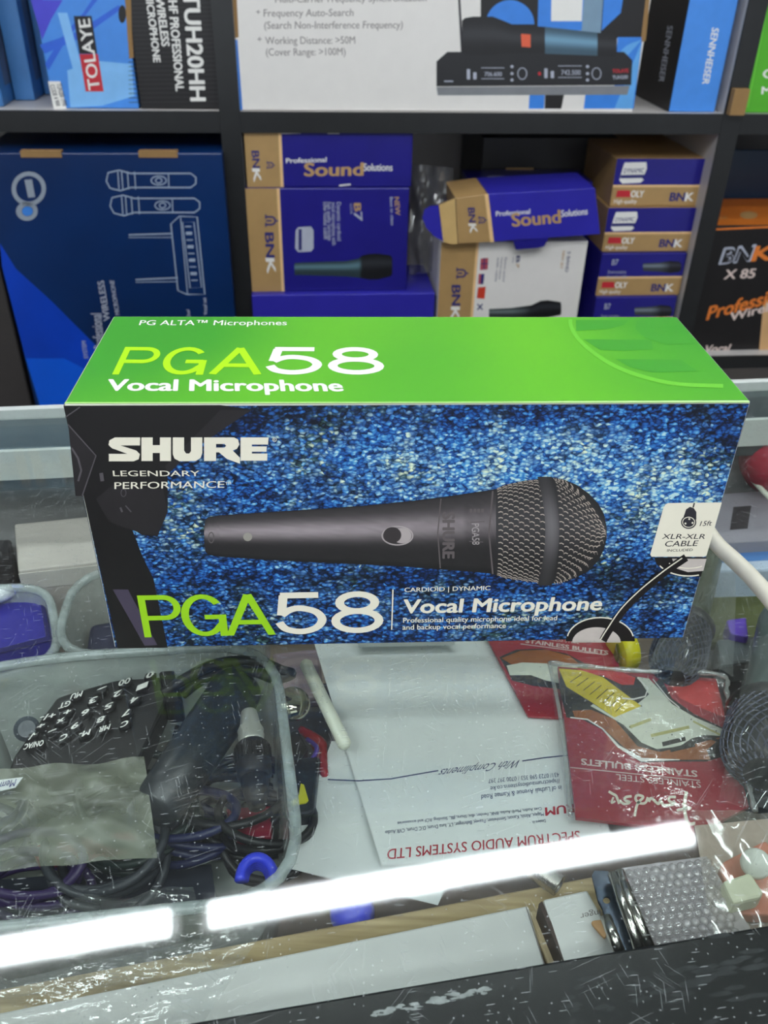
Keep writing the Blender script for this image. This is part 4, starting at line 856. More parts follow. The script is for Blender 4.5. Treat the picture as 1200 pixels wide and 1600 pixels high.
# ------------------------------------------------------------------ goods under the glass
ZB = -.1315
def zpoly(pts, z): return [PZ(x, y, z) for x, y in pts]
def slab(pts, z, th, bev=0): return fixn(prism(zpoly(pts, z), (0, 0, -th)), bev)
def rounded(pts, r, k=6):
    "rounds the corners of a polygon of 3D points"
    out = []; n = len(pts)
    for i in range(n):
        a, b, c = pts[i-1], pts[i], pts[(i+1) % n]; u = (a-b).normalized(); v = (c-b).normalized(); p, q = b+u*r, b+v*r
        for j in range(k+1):
            s = j/k; out.append(p*(1-s)**2+b*2*s*(1-s)+q*s*s)
    return out
def tray(label, corners, zrim, zbot, r=.03, sc=.86):
    rim = rounded([PZ(x, y, zrim) for x, y in corners], r); c = sum(rim, Vector())/len(rim); n = len(rim)
    t = Thing('plastic_tray', label, 'tray', (c.x, c.y, zbot), 'frosted plastic trays')
    V, F = [], []
    levels = [(1.0, zrim), (.985, zrim-.004), (sc+.03, zbot+.012), (sc, zbot+.003), (sc-.03, zbot+.001)]
    for s, z in levels:
        for p in rim: q = c+(p-c)*s; V.append(Vector((q.x, q.y, z)))
    for i in range(len(levels)-1):
        for k in range(n): F.append((i*n+k, i*n+(k+1) % n, (i+1)*n+(k+1) % n, (i+1)*n+k))
    F.append(tuple((len(levels)-1)*n+k for k in range(n)))
    t.part('tray_body', (V, F), TRAYM, True)
    t.part('rim', tube(rim, .0026, 8, True), film('rim_plastic', milk=.40, milkrgb=(200, 212, 210), rough=.2, f0=.07), True, label='rolled clear rim')
    return t
tray('big frosted tray in front at left holding the calculator and cables', [(-150, 1075), (40, 1030), (428, 1005), (475, 1400), (-190, 1470)], -.045, ZB, .035)
tray('frosted tray half hidden behind the left end of the microphone box', [(120, 892), (420, 880), (430, 1004), (80, 1030)], -.055, ZB, .03, .88)
tray('small frosted tray at the far left holding a blue case', [(-160, 930), (75, 915), (95, 1030), (-180, 1120)], -.055, ZB, .02, .9)
# grey carton in the back left
zt_ = -.06
g = zpoly([(20, 822), (150, 806), (300, 800), (300, 915), (155, 900+20), (30, 955-32)], zt_)
t = Thing('pale_carton', 'plain grey white carton in the back left of the counter', 'box', (PZ(100, 900, ZB).x, PZ(100, 900, ZB).y, ZB))
q = [PZ(22, 825, zt_), PZ(300, 795, zt_), PZ(305, 850, zt_)]
a_, b_ = PZ(28, 892, zt_), PZ(300, 862, zt_); c_ = PZ(22, 818, zt_); e_ = b_+(c_-a_)
t.part('carton', fixn(prism([a_, b_, e_, c_], (0, 0, -.071)), .0015), mat('grey_white_card', (200, 192, 184), .6))
t.part('lid_fold', fixn(prism([a_-cn_*.0006+ZV*-.002, b_-cn_*.0006+ZV*-.002, b_-cn_*.0006-ZV*.014, a_-cn_*.0006-ZV*.014], cn_*.0005)), mat('pale_fold', (222, 216, 208), .6))
# blue case, pen, gold connectors in small tray
t = Thing('blue_case', 'flat dark blue plastic case in the small tray at far left', 'case', PZ(30, 970, -.09))
t.part('case', slab([(-60, 935), (66, 924), (80, 1000), (-60, 1035)], -.065, .02, .0015), mat('indigo_plastic', (48, 44, 150), .3))
t.part('lid_frame', merge(slab([(-60, 935), (66, 924), (67, 930), (-60, 942)], -.0645, .0006), slab([(60, 925), (66, 924), (80, 1000), (73, 1002)], -.0644, .0006), slab([(-60, 1028), (79, 993), (80, 1000), (-60, 1035)], -.0643, .0006)), mat('indigo_dark', (28, 26, 96), .3))
t = Thing('ballpoint_pen', 'white and pale blue pen tip lying at the left edge above the blue case', 'pen', PZ(0, 925, -.055))
t.part('barrel', revolve(PZ(-80, 958, -.058), PZ(20, 922, -.058), [(0, .004), (.85, .0045), (1, .0035)], 14), mat('pen_white', (232, 236, 240), .3), True)
t.part('tip', revolve(PZ(20, 922, -.058), PZ(38, 917, -.058), [(0, .0035), (.7, .002), (1, .0008)], 14), mat('pen_lilac', (160, 170, 225), .3), True)
GOLDM = mat('brass_metal', (205, 175, 95), .25, 1.0)
rr = np.random.default_rng(11)
for i in range(16):
    x, y = rr.uniform(0, 72), 0; y = 1040-x*.25+rr.uniform(-12, 25); p = PZ(x, y, -.085); a = rr.uniform(0, 3.1); dv = Vector((math.cos(a), math.sin(a), rr.uniform(-.2, .2)))*.006
    solo('jack_adapter', revolve(p-dv, p+dv, [(0, .0008), (.3, .001), (.35, .0021), (.8, .0021), (.85, .0012), (1, .001)], 10), GOLDM, 'small brass jack adapter heaped below the blue case in the small tray', 'adapter', True, 'brass adapters in the small tray')
solo('dark_cloth_pouch', crumple(zpoly([(-20, 1110), (60, 1075), (80, 1020), (-20, 1040)], -.1), 0, .012, 14, 8), mat('maroon_cloth', (70, 52, 62), .8), 'dark maroon pouch under the brass adapters at the left edge', 'pouch')
solo('navy_plug_case', slab([(140, 975), (215, 962), (235, 1010), (132, 1025)], -.08, .03, .003), mat('night_blue_plastic', (36, 38, 66), .4), 'night blue case in the tray touching the box corner', 'case')
# ---- calculator
zc_ = -.062
t = Thing('calculator', 'black desktop calculator with white key legends in the big tray', 'calculator', PZ(140, 1120, zc_-.02))
t.part('body', slab([(88, 1090), (104, 1084), (236, 1046), (262, 1045), (274, 1062), (240, 1140), (215, 1195), (8, 1215), (22, 1180)], zc_, .014, .0015), BPLAS)
t.part('end_block', slab([(247, 1046), (272, 1041), (286, 1095), (258, 1097)], zc_+.004, .016, .002), BPLAS)
lo = Thing; KM = mat('key_black', (34, 35, 38), .4); 
keys = [(705, 158, '0'), (585, 190, '00'), (475, 232, '.'), (360, 253, 'MU'), (305, 297, 'GT'), (668, 212, '1'), (550, 248, '2'), (437, 278, '3'), (317, 332, '+'), (225, 352, '+/-'), (630, 275, '4'), (510, 305, '5'), (400, 335, '6'), (283, 377, 'x'), (193, 397, '÷'), (592, 337, '7'), (473, 368, '8'), (353, 397, '9'), (245, 424, '-'), (155, 443, '√'), (585, 388, 'C'), (490, 408, 'MR'), (397, 432, 'M-'), (300, 450, 'C'), (160, 483, 'ON/AC')]
kp = ZP(zc_+.0035)
for kx, ky, s in keys:
    x, y = kx/3, 1000+ky/3; w2 = 17 if len(s) > 3 else 11
    kk = t.part('key', fixn(prism([PZ(x-w2, y+7, zc_+.0035), PZ(x+w2-4, y+2, zc_+.0035), PZ(x+w2, y-6, zc_+.0035), PZ(x-w2+4, y-1, zc_+.0035)][::1], (0, 0, -.0034)), .0006), KM)
    hw = 2.2+3.2*len(s) if len(s) < 4 else 15
    t.part('key_legend', text(s, (x+hw+1, y-5), (x-hw+1, y+hw*.25-2), (x+hw-2, y+4), kp, .0003, .03), WHITE, parent=kk)
solo('round_screw', revolve(PZ(42, 1139, -.075), PZ(42, 1139, -.058), [(0, .006), (.9, .006), (1, .004)], 20), mat('grey_knob', (70, 78, 86), .3), 'small grey round knob beside the left end of the calculator', 'knob')
# ---- microphone handle
a_, b_ = PZ(377, 1068, -.062), PZ(238, 1272, -.062)
t = Thing('microphone', 'thick matt black tapered microphone handle lying across the big tray', 'microphone', (a_+b_)/2-ZV*.02)
t.part('handle', revolve(a_, b_, [(0, .008), (.012, .0115), (.04, .0130), (.1, .0135), (.6, .0125), (.97, .0115), (1, .008)], 32), mat('satin_black', (22, 30, 35), .42, var=.05, spec=.9), True)
t.part('end_ring', revolve(a_-(b_-a_)*.012, a_+(b_-a_)*.004, [(0, .006), (.5, .0085), (1, .009)], 24), BPLAS, True)
# ---- connector
def xlr(a, b, label, r=.0062):
    a = Vector(a); b = Vector(b); t = Thing('cable_connector', label, 'connector', (a+b)/2-ZV*.01)
    SHELL = mat('nickel_shell', (206, 206, 196), .32, .45, var=.03)
    t.part('shell', revolve(a, a+(b-a)*.36, [(0, r*.55), (.03, r*.62), (.45, r*.8), (.6, r), (.72, r*.93), (.76, r), (.9, r*.93), (1, r)], 24), SHELL, True, label='nickel shell')
    t.part('sleeve', revolve(a+(b-a)*.36, a+(b-a)*.72, [(0, r*1.05), (.1, r*1.3), (.9, r*1.28), (1, r*1.05)], 24), BRUB, True)
    ribs = [tube([a+(b-a)*.42+(frame(b-a)[0]*math.cos(q)+frame(b-a)[1]*math.sin(q))*r*1.3, a+(b-a)*.56+(frame(b-a)[0]*math.cos(q)+frame(b-a)[1]*math.sin(q))*r*1.3], .0006, 5) for q in np.linspace(0, 6.28, 20, False)]
    t.part('grip_ribs', merge(*ribs), BPLAS)
    t.part('boot', revolve(a+(b-a)*.72, b, [(0, r*1.05), (.5, r*.9), (1, r*.6)], 20), BRUB, True)
xlr(PZ(389, 1112, -.052), PZ(402, 1262, -.058), 'nickel and black cable connector pointing up beside the microphone handle')
solo('audio_plug', revolve(PZ(262, 1215, -.075), PZ(278, 1135, -.068), [(0, .003), (.5, .0032), (.55, .002), (1, .0014)], 14), STEEL, 'slim silver plug between calculator and microphone handle', 'plug', True)
# ---- strap and cables
t = solo('wrist_strap', tube(spline([PZ(255, 1085, -.06), PZ(290, 1060, -.055), (PZ(330, 1040, -.05)), PZ(370, 1033, -.048), PZ(410, 1036, -.048), PZ(440, 1048, -.048), PZ(455, 1053, -.05), PZ(430, 1060, -.05), PZ(400, 1050, -.05), PZ(365, 1046, -.052), PZ(320, 1060, -.058), PZ(285, 1085, -.065)], 10), .0028, 8), BRUB, 'flat black looped strap arching over the top of the big tray', 'strap', True)
rr = np.random.default_rng(21)
cab_cols = [('black', (24, 25, 28)), ('dark blue', (28, 34, 74)), ('charcoal', (52, 56, 62)), ('dark purple', (52, 36, 84)), ('dark green', (34, 48, 44))]
zones = [('right of the handle', 380, 1290), ('below the handle', 300, 1320), ('along the bottom of the big tray', 180, 1360), ('at the lower left of the big tray', 60, 1400), ('under the handle end', 220, 1300), ('at the lower right corner of the big tray', 420, 1330), ('at the left edge of the big tray', -40, 1320), ('under the calculator', 130, 1240)]
for i, (zn, cx, cy) in enumerate(zones):
    cn, cc = cab_cols[i % 5]; c = PZ(cx, cy, -.105); pts = []
    R0 = rr.uniform(.018, .028); e = rr.uniform(.5, 1)
    for k in range(46):
        a = k*.62+i; R = R0*(1+.12*math.sin(k*.9)); pts.append(c+Vector((R*math.cos(a), R*e*math.sin(a), .012*math.sin(k*.37)+k*.0003+.006)))
    solo('coiled_cable', tube(spline(pts, 3), .0021, 7), mat('cable_'+cn.replace(' ', '_'), cc, .45), cn+' coiled cable '+zn, 'cable', True)
solo('plastic_wrap', crumple(zpoly([(-30, 1200), (225, 1180), (245, 1335), (-30, 1360)], -.052), 0, .006, 24, 12), film('milky_film', milk=.42, milkrgb=(158, 163, 144), rough=.3, f0=.05, bscale=40), 'milky plastic wrap covering the lower half of the calculator', 'plastic wrap', True)
t = Thing('paper_tag', 'small white paper tag with blue handwriting at the left edge', 'tag', PZ(10, 1225, -.044))
t.part('tag', slab([(-30, 1222), (36, 1214), (24, 1230), (-30, 1242)], -.0435, .0005), PAPER)
t.part('handwriting', text('Mem', (26, 1217), (2, 1222), (22, 1229), ZP(-.0433), .0003, .0), BLUEINK)
t = Thing('blue_clip', 'bright blue round plastic clip at the lower right of the big tray', 'clip', PZ(402, 1360, -.07))
for k in range(5):
    t.part('rib', tube([PZ(402+(27-k*1.5)*math.cos(a), 1376-(36-k*3)*math.sin(a), -.052-k*.0022) for a in np.linspace(.0, math.pi, 20)], .0022, 8), mat('vivid_blue_plastic', (52, 66, 215), .35), True)
solo('plastic_stopper', revolve(PZ(555, 1432, -.09), PZ(540, 1412, -.08), [(0, .009), (.5, .0095), (1, .007)], 22), mat('vivid_blue_plastic', (52, 66, 215), .35), 'bright blue cap showing between the light streak and the batten', 'cap', True)
solo('red_packet', slab([(352, 1262), (425, 1258), (424, 1308), (372, 1312)], -.083, .012, .001), mat('crimson_plastic', (130, 28, 52), .4), 'small crimson packet between connector and blue clip', 'packet')
solo('red_strip', slab([(50, 1330), (60, 1318), (225, 1295), (215, 1315), (60, 1345)], -.09, .008, .001), mat('crimson_plastic', (130, 28, 52), .4), 'long dark red strip at the bottom of the big tray', 'strip')
# ---- between tray and paper
solo('silver_lens_cap', revolve(PZ(455, 1104, -.075), PZ(459, 1098, -.068), [(0, .0075), (.6, .0088), (.8, .0088), (.82, .0078), (1, .0070)], 28), mat('mirror_chrome', (190, 188, 165), .08, 1.0, var=0), 'round shiny chrome button beside the frosted tray rim', 'button', True)
t = Thing('plug_body', 'rounded black plug with a wire, left of the paper slip', 'plug', PZ(462, 1165, -.09))
t.part('plug', fixn(prism(rounded(zpoly([(444, 1148), (465, 1138), (482, 1170), (470, 1188), (455, 1184)], -.078), .002), (0, 0, -.012)), .001), BPLAS)
t.part('wire', tube(spline([PZ(468, 1180, -.084), PZ(480, 1195, -.08), PZ(495, 1170, -.08), PZ(480, 1155, -.085)]), .0012, 8), mat('violet_plastic', (78, 52, 150), .4), True)
solo('white_stick', revolve(PZ(476, 1034, -.062), PZ(541, 1168, -.07), [(0, .0022), (.03, .0034), (.97, .0034), (1, .002)], 16), mat('ivory_plastic', (225, 228, 210), .35), 'ivory plastic stick along the left edge of the paper', 'stick', True)
solo('red_wire_bundle', merge(*[tube(spline([PZ(470+k*5, 1140+k*4, -.09), PZ(505, 1165+k*9, -.085), PZ(480+k*6, 1205+k*4, -.09), PZ(460+k*4, 1250, -.09)]), .0022, 7) for k in range(5)]), mat('red_wire', (150, 30, 36), .4), 'bundle of red wires left of the paper slip', 'wires', True)
t = Thing('marker_connector', 'black connector with a yellow pointed marking beside the folded paper', 'connector', PZ(468, 1240, -.09))
t.part('body', fixn(prism(rounded(zpoly([(450, 1185), (500, 1180), (490, 1270), (455, 1275)], -.078), .003), (0, 0, -.016)), .0015), BPLAS)
t.part('yellow_mark', slab([(453, 1252), (466, 1246), (470, 1224), (475, 1226), (482, 1250), (478, 1254), (455, 1258)], -.0772, .0008), mat('yellow_plastic', (220, 215, 20), .4))
solo('black_clutter_pad', slab([(430, 1080), (530, 1060), (560, 1260), (450, 1300)], -.112, .018, .003), mat('pad_black', (34, 32, 38), .6), 'black padded case underneath the red wires', 'case')
solo('magenta_sleeve', slab([(425, 1020), (500, 1012), (505, 1090), (440, 1090)], -.105, .02, .002), mat('mauve_plastic', (150, 128, 136), .5), 'mauve plastic sleeve behind the chrome button', 'sleeve')
# ---- papers
def paper(name, label, pts, z, cat='paper', bow=.002):
    a, b, c, d_ = zpoly(pts, z); V, F = [], []; n = 14
    for i in range(n+1):
        for j in range(n+1):
            s, u = i/n, j/n; p = a*(1-s)*(1-u)+b*s*(1-u)+c*s*u+d_*(1-s)*u; V.append(p+ZV*(bow*(-math.sin(math.pi*s)*math.sin(math.pi*u))*.6))
    for i in range(n):
        for j in range(n): k = i*(n+1)+j; F.append((k, k+n+1, k+n+2, k+1))
    t = Thing(name, label, cat, (a+c)/2); V2 = V+[v-ZV*.00025 for v in V]; m = len(V)
    F2 = F+[tuple(q+m for q in reversed(f)) for f in F]
    t.part('sheet', (V2, F2), PAPER, True); return t
paper('folded_paper', 'plain grey white folded sheet sticking out left under the compliments slip', [(518, 1158), (445, 1355), (684, 1414), (800, 1160)], -.086, bow=0)
t = paper('compliments_slip', 'large white compliments slip printed upside down in front of the box', [(482, 975), (596, 1352), (965, 1338), (850, 958)], -.082, bow=0)
cp_ = ZP(-.0818)
t.part('script_lettering', merge(text('With Compliments', (812, 1187), (689, 1202), (806, 1200), cp_, .0002, .0, .4), stroke([(512, 1218), (560, 1220), (610, 1217), (650, 1210), (685, 1204)], 2, cp_, .0002), stroke([(816, 1189), (850, 1184), (888, 1180)], 2, cp_, .0002)), mat('navy_ink', (44, 50, 92), .5))
t.part('small_lettering', lines([('431/ 0723 598 353 / 0700 397 397', (873, 1207), (763, 1217), (874, 1214)), ('//spectrumaudiosystems.co.ke', (874, 1217), (766, 1229), (875, 1224)), ('in of Luthuli Avenue & Kamae Road', (877, 1227), (752, 1242), (878, 1235)), ('Cvet Audio, Mar® Audio, BNK, Fender, dbx, Shure, JBL, Standing, RCF and accessories', (846, 1261), (621, 1284), (847, 1266)), ('Mapex, Alesis, Kanon, Sennheiser, Peavey, Behringer, LY, Iuna Drum, D.C Drum, CVR Audio', (849, 1269), (602, 1298), (850, 1275)), ('Dealers in:', (852, 1280), (831, 1283), (853, 1285))], cp_, .0002, .004), mat('navy_ink', (44, 50, 92), .5))
t.part('red_lettering', merge(text('SPECTRUM AUDIO SYSTEMS LTD', (905, 1298), (606, 1327), (907, 1314), cp_, .0002, .01), text('SPECTRUM', (960, 1248), (852, 1262), (962, 1261), cp_, .0002, .03)), mat('maroon_ink', (165, 38, 52), .5))
solo('green_stick_behind', slab([(560, 985), (700, 980), (710, 1000), (560, 1003)], -.075, .004), PAPER, 'white card edge behind the compliments slip below the box', 'card')
# ---- string packets
RED = mat('red_card_print', (156, 32, 48), .4, var=.08, vscale=30); RED2 = mat('bright_red_print', (205, 44, 48), .4)
GW = mat('guitar_white', (216, 220, 204), .4, var=.05); GBR = mat('guitar_brown', (150, 84, 34), .35, var=.25, vscale=60); GDK = mat('guitar_dark', (40, 36, 34), .4); GY = mat('guitar_yellow', (222, 200, 40), .4)
def C1(p): return [(840+x/3.333, 980+y/3.333) for x, y in p]
z1 = -.074; pz = ZP(z1)
t = Thing('string_packet', 'red guitar string packet in a clear sleeve, nearest of the two', 'packet', PZ(1020, 1160, z1-.002), 'red guitar string packets')
t.part('card', slab(C1([(105, 205), (930, 268), (1100, 935), (830, 1075), (780, 1060), (200, 990)]), z1, .002), RED)
t.part('guitar_body_picture', poly(C1([(115, 215), (440, 235), (520, 260), (580, 330), (640, 260), (700, 370), (820, 455), (1000, 540), (1010, 660), (880, 700), (700, 700), (540, 705), (440, 640), (330, 530), (230, 480), (150, 470), (115, 330)]), pz, .0002), GDK)
parts(t, 'upper_red', [poly(C1([(200, 215), (440, 235), (510, 262), (500, 300), (440, 300), (330, 250), (270, 255)]), pz, .0004), poly(C1([(660, 262), (930, 285), (975, 470), (850, 420), (740, 370)]), pz, .0004)], RED2, label='brighter red fields')
t.part('guitar_wood_picture', merge(poly(C1([(180, 435), (280, 430), (400, 480), (520, 620), (640, 650), (850, 600), (960, 570), (880, 640), (900, 690), (760, 690), (560, 690), (450, 625), (340, 525), (250, 480), (200, 480)]), pz, .0005)), GBR, label='sunburst wood')
t.part('guitar_plate_picture', merge(poly(C1([(520, 258), (580, 268), (640, 330), (700, 400), (820, 470), (985, 540), (990, 570), (870, 560), (800, 580), (740, 620), (620, 635), (540, 600), (450, 510), (330, 440), (275, 410), (290, 400), (400, 470), (520, 400), (580, 350)]), pz, .0007)), GW, label='white pickguard')
t.part('fretboard_picture', merge(poly(C1([(110, 215), (230, 225), (340, 260), (540, 410), (400, 470), (280, 390), (150, 310)]), pz, .0009)), GY, label='yellow fretboard')
t.part('fret_lines', merge(*[stroke(C1([(170+i*34, 285+i*22), (230+i*34, 245+i*19)]), 1.2, pz, .0011) for i in range(8)], stroke(C1([(650, 610), (770, 580)]), 7, pz, .0011), stroke(C1([(690, 640), (820, 610)]), 7, pz, .0011), *[poly(ell(*C1([p])[0], 1.1, 1.1, 8), pz, .0011) for p in ((480, 520), (600, 580), (700, 560), (640, 480), (560, 300), (800, 480), (930, 540), (540, 410), (740, 420), (500, 380))], stroke(C1([(860, 570), (980, 600)]), 4, pz, .0011)), GDK)
t.part('pickup_pictures', merge(stroke(C1([(480, 520), (590, 480)]), 5, pz, .0010), stroke(C1([(590, 565), (790, 520)]), 5, pz, .0010), stroke(C1([(810, 490), (950, 560)]), 3, pz, .0010)), mat('pickup_cream', (188, 184, 120), .4))
t.part('guitar_edge', merge(stroke(C1([(170, 470), (260, 480), (340, 530), (420, 620), (540, 690), (740, 690)]), [2, 2, 2, 4, 6, 1], pz, .0011), stroke(C1([(520, 262), (575, 320), (560, 360), (500, 375), (440, 370)]), 2.4, pz, .0012), stroke(C1([(600, 270), (680, 370), (740, 420)]), 1.6, pz, .0012)), WHITE)
PI = mat('pale_print_ink', (214, 196, 190), .45)
t.part('lettering', merge(text('STAINLESS BULLETS', C1([(828, 748)])[0], C1([(228, 684)])[0], C1([(832, 782)])[0], pz, .0006, .03), text('STAINLESS STEEL', C1([(848, 805)])[0], C1([(408, 765)])[0], C1([(852, 838)])[0], pz, .0006, .0), stroke(C1([(170, 730), (845, 798)]), 1.3, pz, .0006)), PI)
f_ = lambda p, w_: stroke(smooth2(C1(p), 5), w_, pz, .0008)
t.part('script_logo', merge(f_([(775, 855), (765, 930), (775, 1000), (790, 1025), (820, 1020)], 5), f_([(725, 955), (780, 940), (800, 945)], 4), f_([(720, 885), (690, 885), (685, 905), (715, 918), (690, 925), (655, 925), (640, 900)], 4), f_([(640, 895), (630, 920), (610, 905), (590, 890), (580, 910)], 4), f_([(575, 885), (560, 915), (530, 915), (510, 895), (520, 875), (550, 885), (520, 920), (505, 985)], 4), f_([(490, 880), (460, 885), (455, 900), (480, 912), (450, 920), (425, 900)], 4), f_([(425, 920), (410, 880), (395, 870), (370, 855)], 4), f_([(405, 905), (385, 915), (395, 885)], 3)), CREAM, label='cream script logo')
t.part('sleeve', crumple([PZ(*C1([(60, 185)])[0], z1+.004), PZ(*C1([(960, 250)])[0], z1+.004), PZ(*C1([(1140, 1000)])[0], z1+.004), PZ(*C1([(160, 1020)])[0], z1+.004)], 0, .003, 30, 31), PLAST, True, label='clear plastic sleeve')
sl_ = [PZ(*p, z1+.005) for p in C1([(60, 185), (500, 225), (940, 245), (985, 340), (1010, 500), (1060, 680), (1135, 960)])]
t.part('sleeve_seam', tube(spline(sl_, 8), [.0013+.0004*math.sin(k*1.9) for k in range(49)], 8), film('seam_plastic', milk=.25, rough=.06, f0=.2), True, label='shiny sealed seam')
sl_ = [PZ(*p, z1+.005) for p in C1([(60, 185), (110, 420), (140, 640), (170, 980)])]
t.part('sleeve_seam', tube(spline(sl_, 8), .0011, 8), film('seam_plastic'), True, label='shiny sealed seam')
z2 = -.0805; p2 = ZP(z2)
def C2(p): return [(600+x/3, 1000+y/3) for x, y in p]
t = Thing('string_packet', 'red guitar string packet behind, half under the clear sleeved one', 'packet', PZ(880, 1060, z2-.002), 'red guitar string packets')
t.part('card', slab([(755, 985), (948, 985), (1000, 1130), (885, 1122), (825, 1118)], z2+.002, .0015), RED)
p2 = ZP(z2+.002)
t.part('guitar_body_picture', poly(C2([(540, 80), (620, 45), (740, 40), (860, 65), (960, 120), (900, 240), (700, 215), (600, 190), (570, 130)]), p2, .0002), GDK)
t.part('guitar_wood_picture', poly(C2([(550, 85), (640, 50), (760, 45), (870, 75), (920, 115), (760, 110), (600, 115)]), p2, .0004), GBR, label='sunburst wood')
t.part('guitar_plate_picture', poly(C2([(575, 120), (650, 105), (760, 110), (900, 120), (960, 230), (760, 190), (690, 165), (590, 165)]), p2, .0006), GW, label='white pickguard')
t.part('lettering', merge(text('STAINLESS BULLETS', (821, 1004), (950, 1023), (822, 998), p2, .0006, .03), text('STAINLESS STEEL', (838, 998), (905, 1006), (839, 992), p2, .0006), stroke(C2([(640, 18), (1040, 70)]), 1.1, p2, .0006)), PI)
t = Thing('tape_roll', 'bright yellow tape roll beside the rear string packet', 'tape', PZ(975, 1020, -.1))
t.part('roll', revolve(PZ(962, 1018, -.075), PZ(985, 1013, -.075), [(0, .0105), (.05, .0115), (.95, .0115), (1, .0105)], 32), mat('lemon_tape', (226, 216, 20), .35), True)
t.part('core', revolve(PZ(961, 1018, -.075), PZ(962.5, 1018, -.075), [(0, .005), (1, .0065)], 24), mat('olive_core', (120, 128, 20), .5))
# ---- microphones in bags on the right
MESHM = mat('grille_metal', (40, 42, 46), .3, .6)
def mic(a, b, rh, label, body, bag=None):
    a = Vector(a); b = Vector(b); d = (b-a); L = d.length; dn = d/L; x, y = frame(dn)
    t = Thing('microphone', label, 'microphone', (a+b)/2-ZV*.02, 'bagged microphones')
    t.part('handle', revolve(a+d*.34, b, [(0, rh*.72), (.1, rh*.66), (.9, rh*.5), (1, rh*.4)], 24), body, True)
    t.part('collar', revolve(a+d*.28, a+d*.34, [(0, rh*.95), (.5, rh*1.02), (1, rh*.74)], 28), BPLAS, True)
    t.part('grille', revolve(a, a+d*.28, [(0, rh*.25), (.08, rh*.62), (.25, rh*.9), (.5, rh*1.0), (.8, rh*.97), (1, rh*.9)], 28), BPLAS, True)
    K = []
    def rad(s): return rh*1.015*math.sqrt(max(.03, 1-((s-.5)/.52)**2)) if s < .5 else rh*1.015*(1-.08*(s-.5)*2)
    for m_ in (1, -1):
        for k in range(24):
            pts = []
            for i in range(13):
                s = .04+.94*i/12; an = 2*math.pi*k/24+m_*s*1.8; r_ = rad(s); pts.append(a+d*(.28*s)+x*(r_*math.cos(an))+y*(r_*math.sin(an)))
            K.append(tube(pts, .00045, 4))
    t.part('grille_wires', merge(*K), mat('wire_metal', (96, 100, 118), .4, .6)); return t
mic(PZ(1048, 1062, -.07), PZ(1120, 840, -.09), .0150, 'black headed microphone with olive handle beside the box corner', mat('olive_handle', (54, 66, 40), .35, var=.3, vscale=30))
mic(PZ(1196, 1215, -.06), PZ(1215, 960, -.075), .0210, 'large black mesh microphone in a clear bag at the right edge', mat('greygreen_handle', (78, 94, 92), .35))
solo('plastic_bag', crumple(zpoly([(1010, 1050), (1145, 1060), (1150, 860), (1085, 870)], -.048), 0, .008, 22, 41), film('bag_film', milk=.07, rough=.08, f0=.10), 'clear bag around the olive handled microphone', 'bag', True)
solo('plastic_bag', crumple(zpoly([(1120, 1260), (1260, 1280), (1280, 960), (1170, 1010)], -.036), 0, .008, 22, 43), film('bag_film2', milk=.05, rough=.08, f0=.06), 'clear bag around the mesh microphone at the right edge', 'bag', True)
solo('black_pouch', slab([(1070, 1020), (1180, 1000), (1260, 1300), (1120, 1260)], -.105, .02, .003), mat('pouch_black', (26, 28, 34), .6), 'black pouch lying under the bagged microphones', 'pouch')
solo('purple_plug', fixn(prism(rounded(zpoly([(1135, 968), (1166, 964), (1170, 996), (1142, 990)], -.085), .002), (0, 0, -.012)), .001), mat('purple_plastic', (96, 62, 190), .4), 'purple plug between the bagged microphones', 'plug')
solo('grey_device', slab([(1120, 998), (1195, 992), (1200, 1030), (1125, 1040)], -.09, .018, .002), mat('slate_device', (92, 102, 104), .4), 'slate grey device below the purple plug', 'device')
solo('olive_pouch', slab([(1090, 895), (1230, 885), (1250, 990), (1100, 1005)], -.108, .018, .003), mat('olive_cloth', (78, 84, 34), .6), 'olive green pouch under the white cable', 'pouch')
t = Thing('pale_carton', 'grey carton with a dark sticker at the back right under the glass', 'box', PZ(1180, 810, ZB))
t.part('carton', slab([(1120, 772), (1290, 758), (1300, 838), (1100, 850)], -.075, .055, .001), mat('lilac_grey_card', (152, 148, 158), .5))
t.part('sticker', slab([(1146, 792), (1174, 790), (1168, 825), (1141, 827)], -.0745, .0004), DARKINK)
t = Thing('pale_tray', 'white and blue striped tray front edge behind the white cable', 'tray', PZ(1160, 870, ZB))
t.part('tray_body', slab([(1098, 835), (1250, 832), (1255, 888), (1085, 892)], -.085, .04, .002), mat('pale_blue_plastic', (186, 200, 220), .35))
t.part('stripe', slab([(1094, 868), (1255, 858), (1255, 872), (1092, 880)], -.0845, .0005), mat('stripe_blue', (70, 124, 190), .4))
solo('crimson_ball', revolve(PZ(1212, 722, -.086), PZ(1212, 712, -.032), [(0, .015), (.15, .023), (.5, .027), (.85, .023), (1, .014)], 32), mat('crimson_foam', (176, 24, 58), .6), 'crimson foam windscreen at the back right corner', 'windscreen', True)
solo('navy_box', slab([(1130, 672), (1300, 660), (1300, 745), (1120, 762)], -.09, .04, .001), mat('navy_print_card', (28, 36, 98), .45), 'navy box behind the crimson windscreen', 'box')
solo('white_stylus', revolve(PZ(1168, 742, -.06), PZ(1205, 780, -.06), [(0, .001), (.1, .0018), (1, .0018)], 10), mat('ivory_plastic', (225, 228, 210), .35), 'thin white stylus leaning by the crimson windscreen', 'stylus', True)
# extra goods behind the box at left, seen faintly
solo('blue_box', slab([(-80, 735), (330, 700), (330, 775), (-80, 815)], -.10, .031, .001), mat('teal_print_card', (48, 84, 118), .45), 'blue box at the very back left under the glass', 'box')
solo('black_case', slab([(-100, 830), (14, 820), (22, 900), (-100, 912)], -.09, .04, .002), mat('case_black', (44, 42, 46), .5), 'black case left of the grey white carton', 'case')
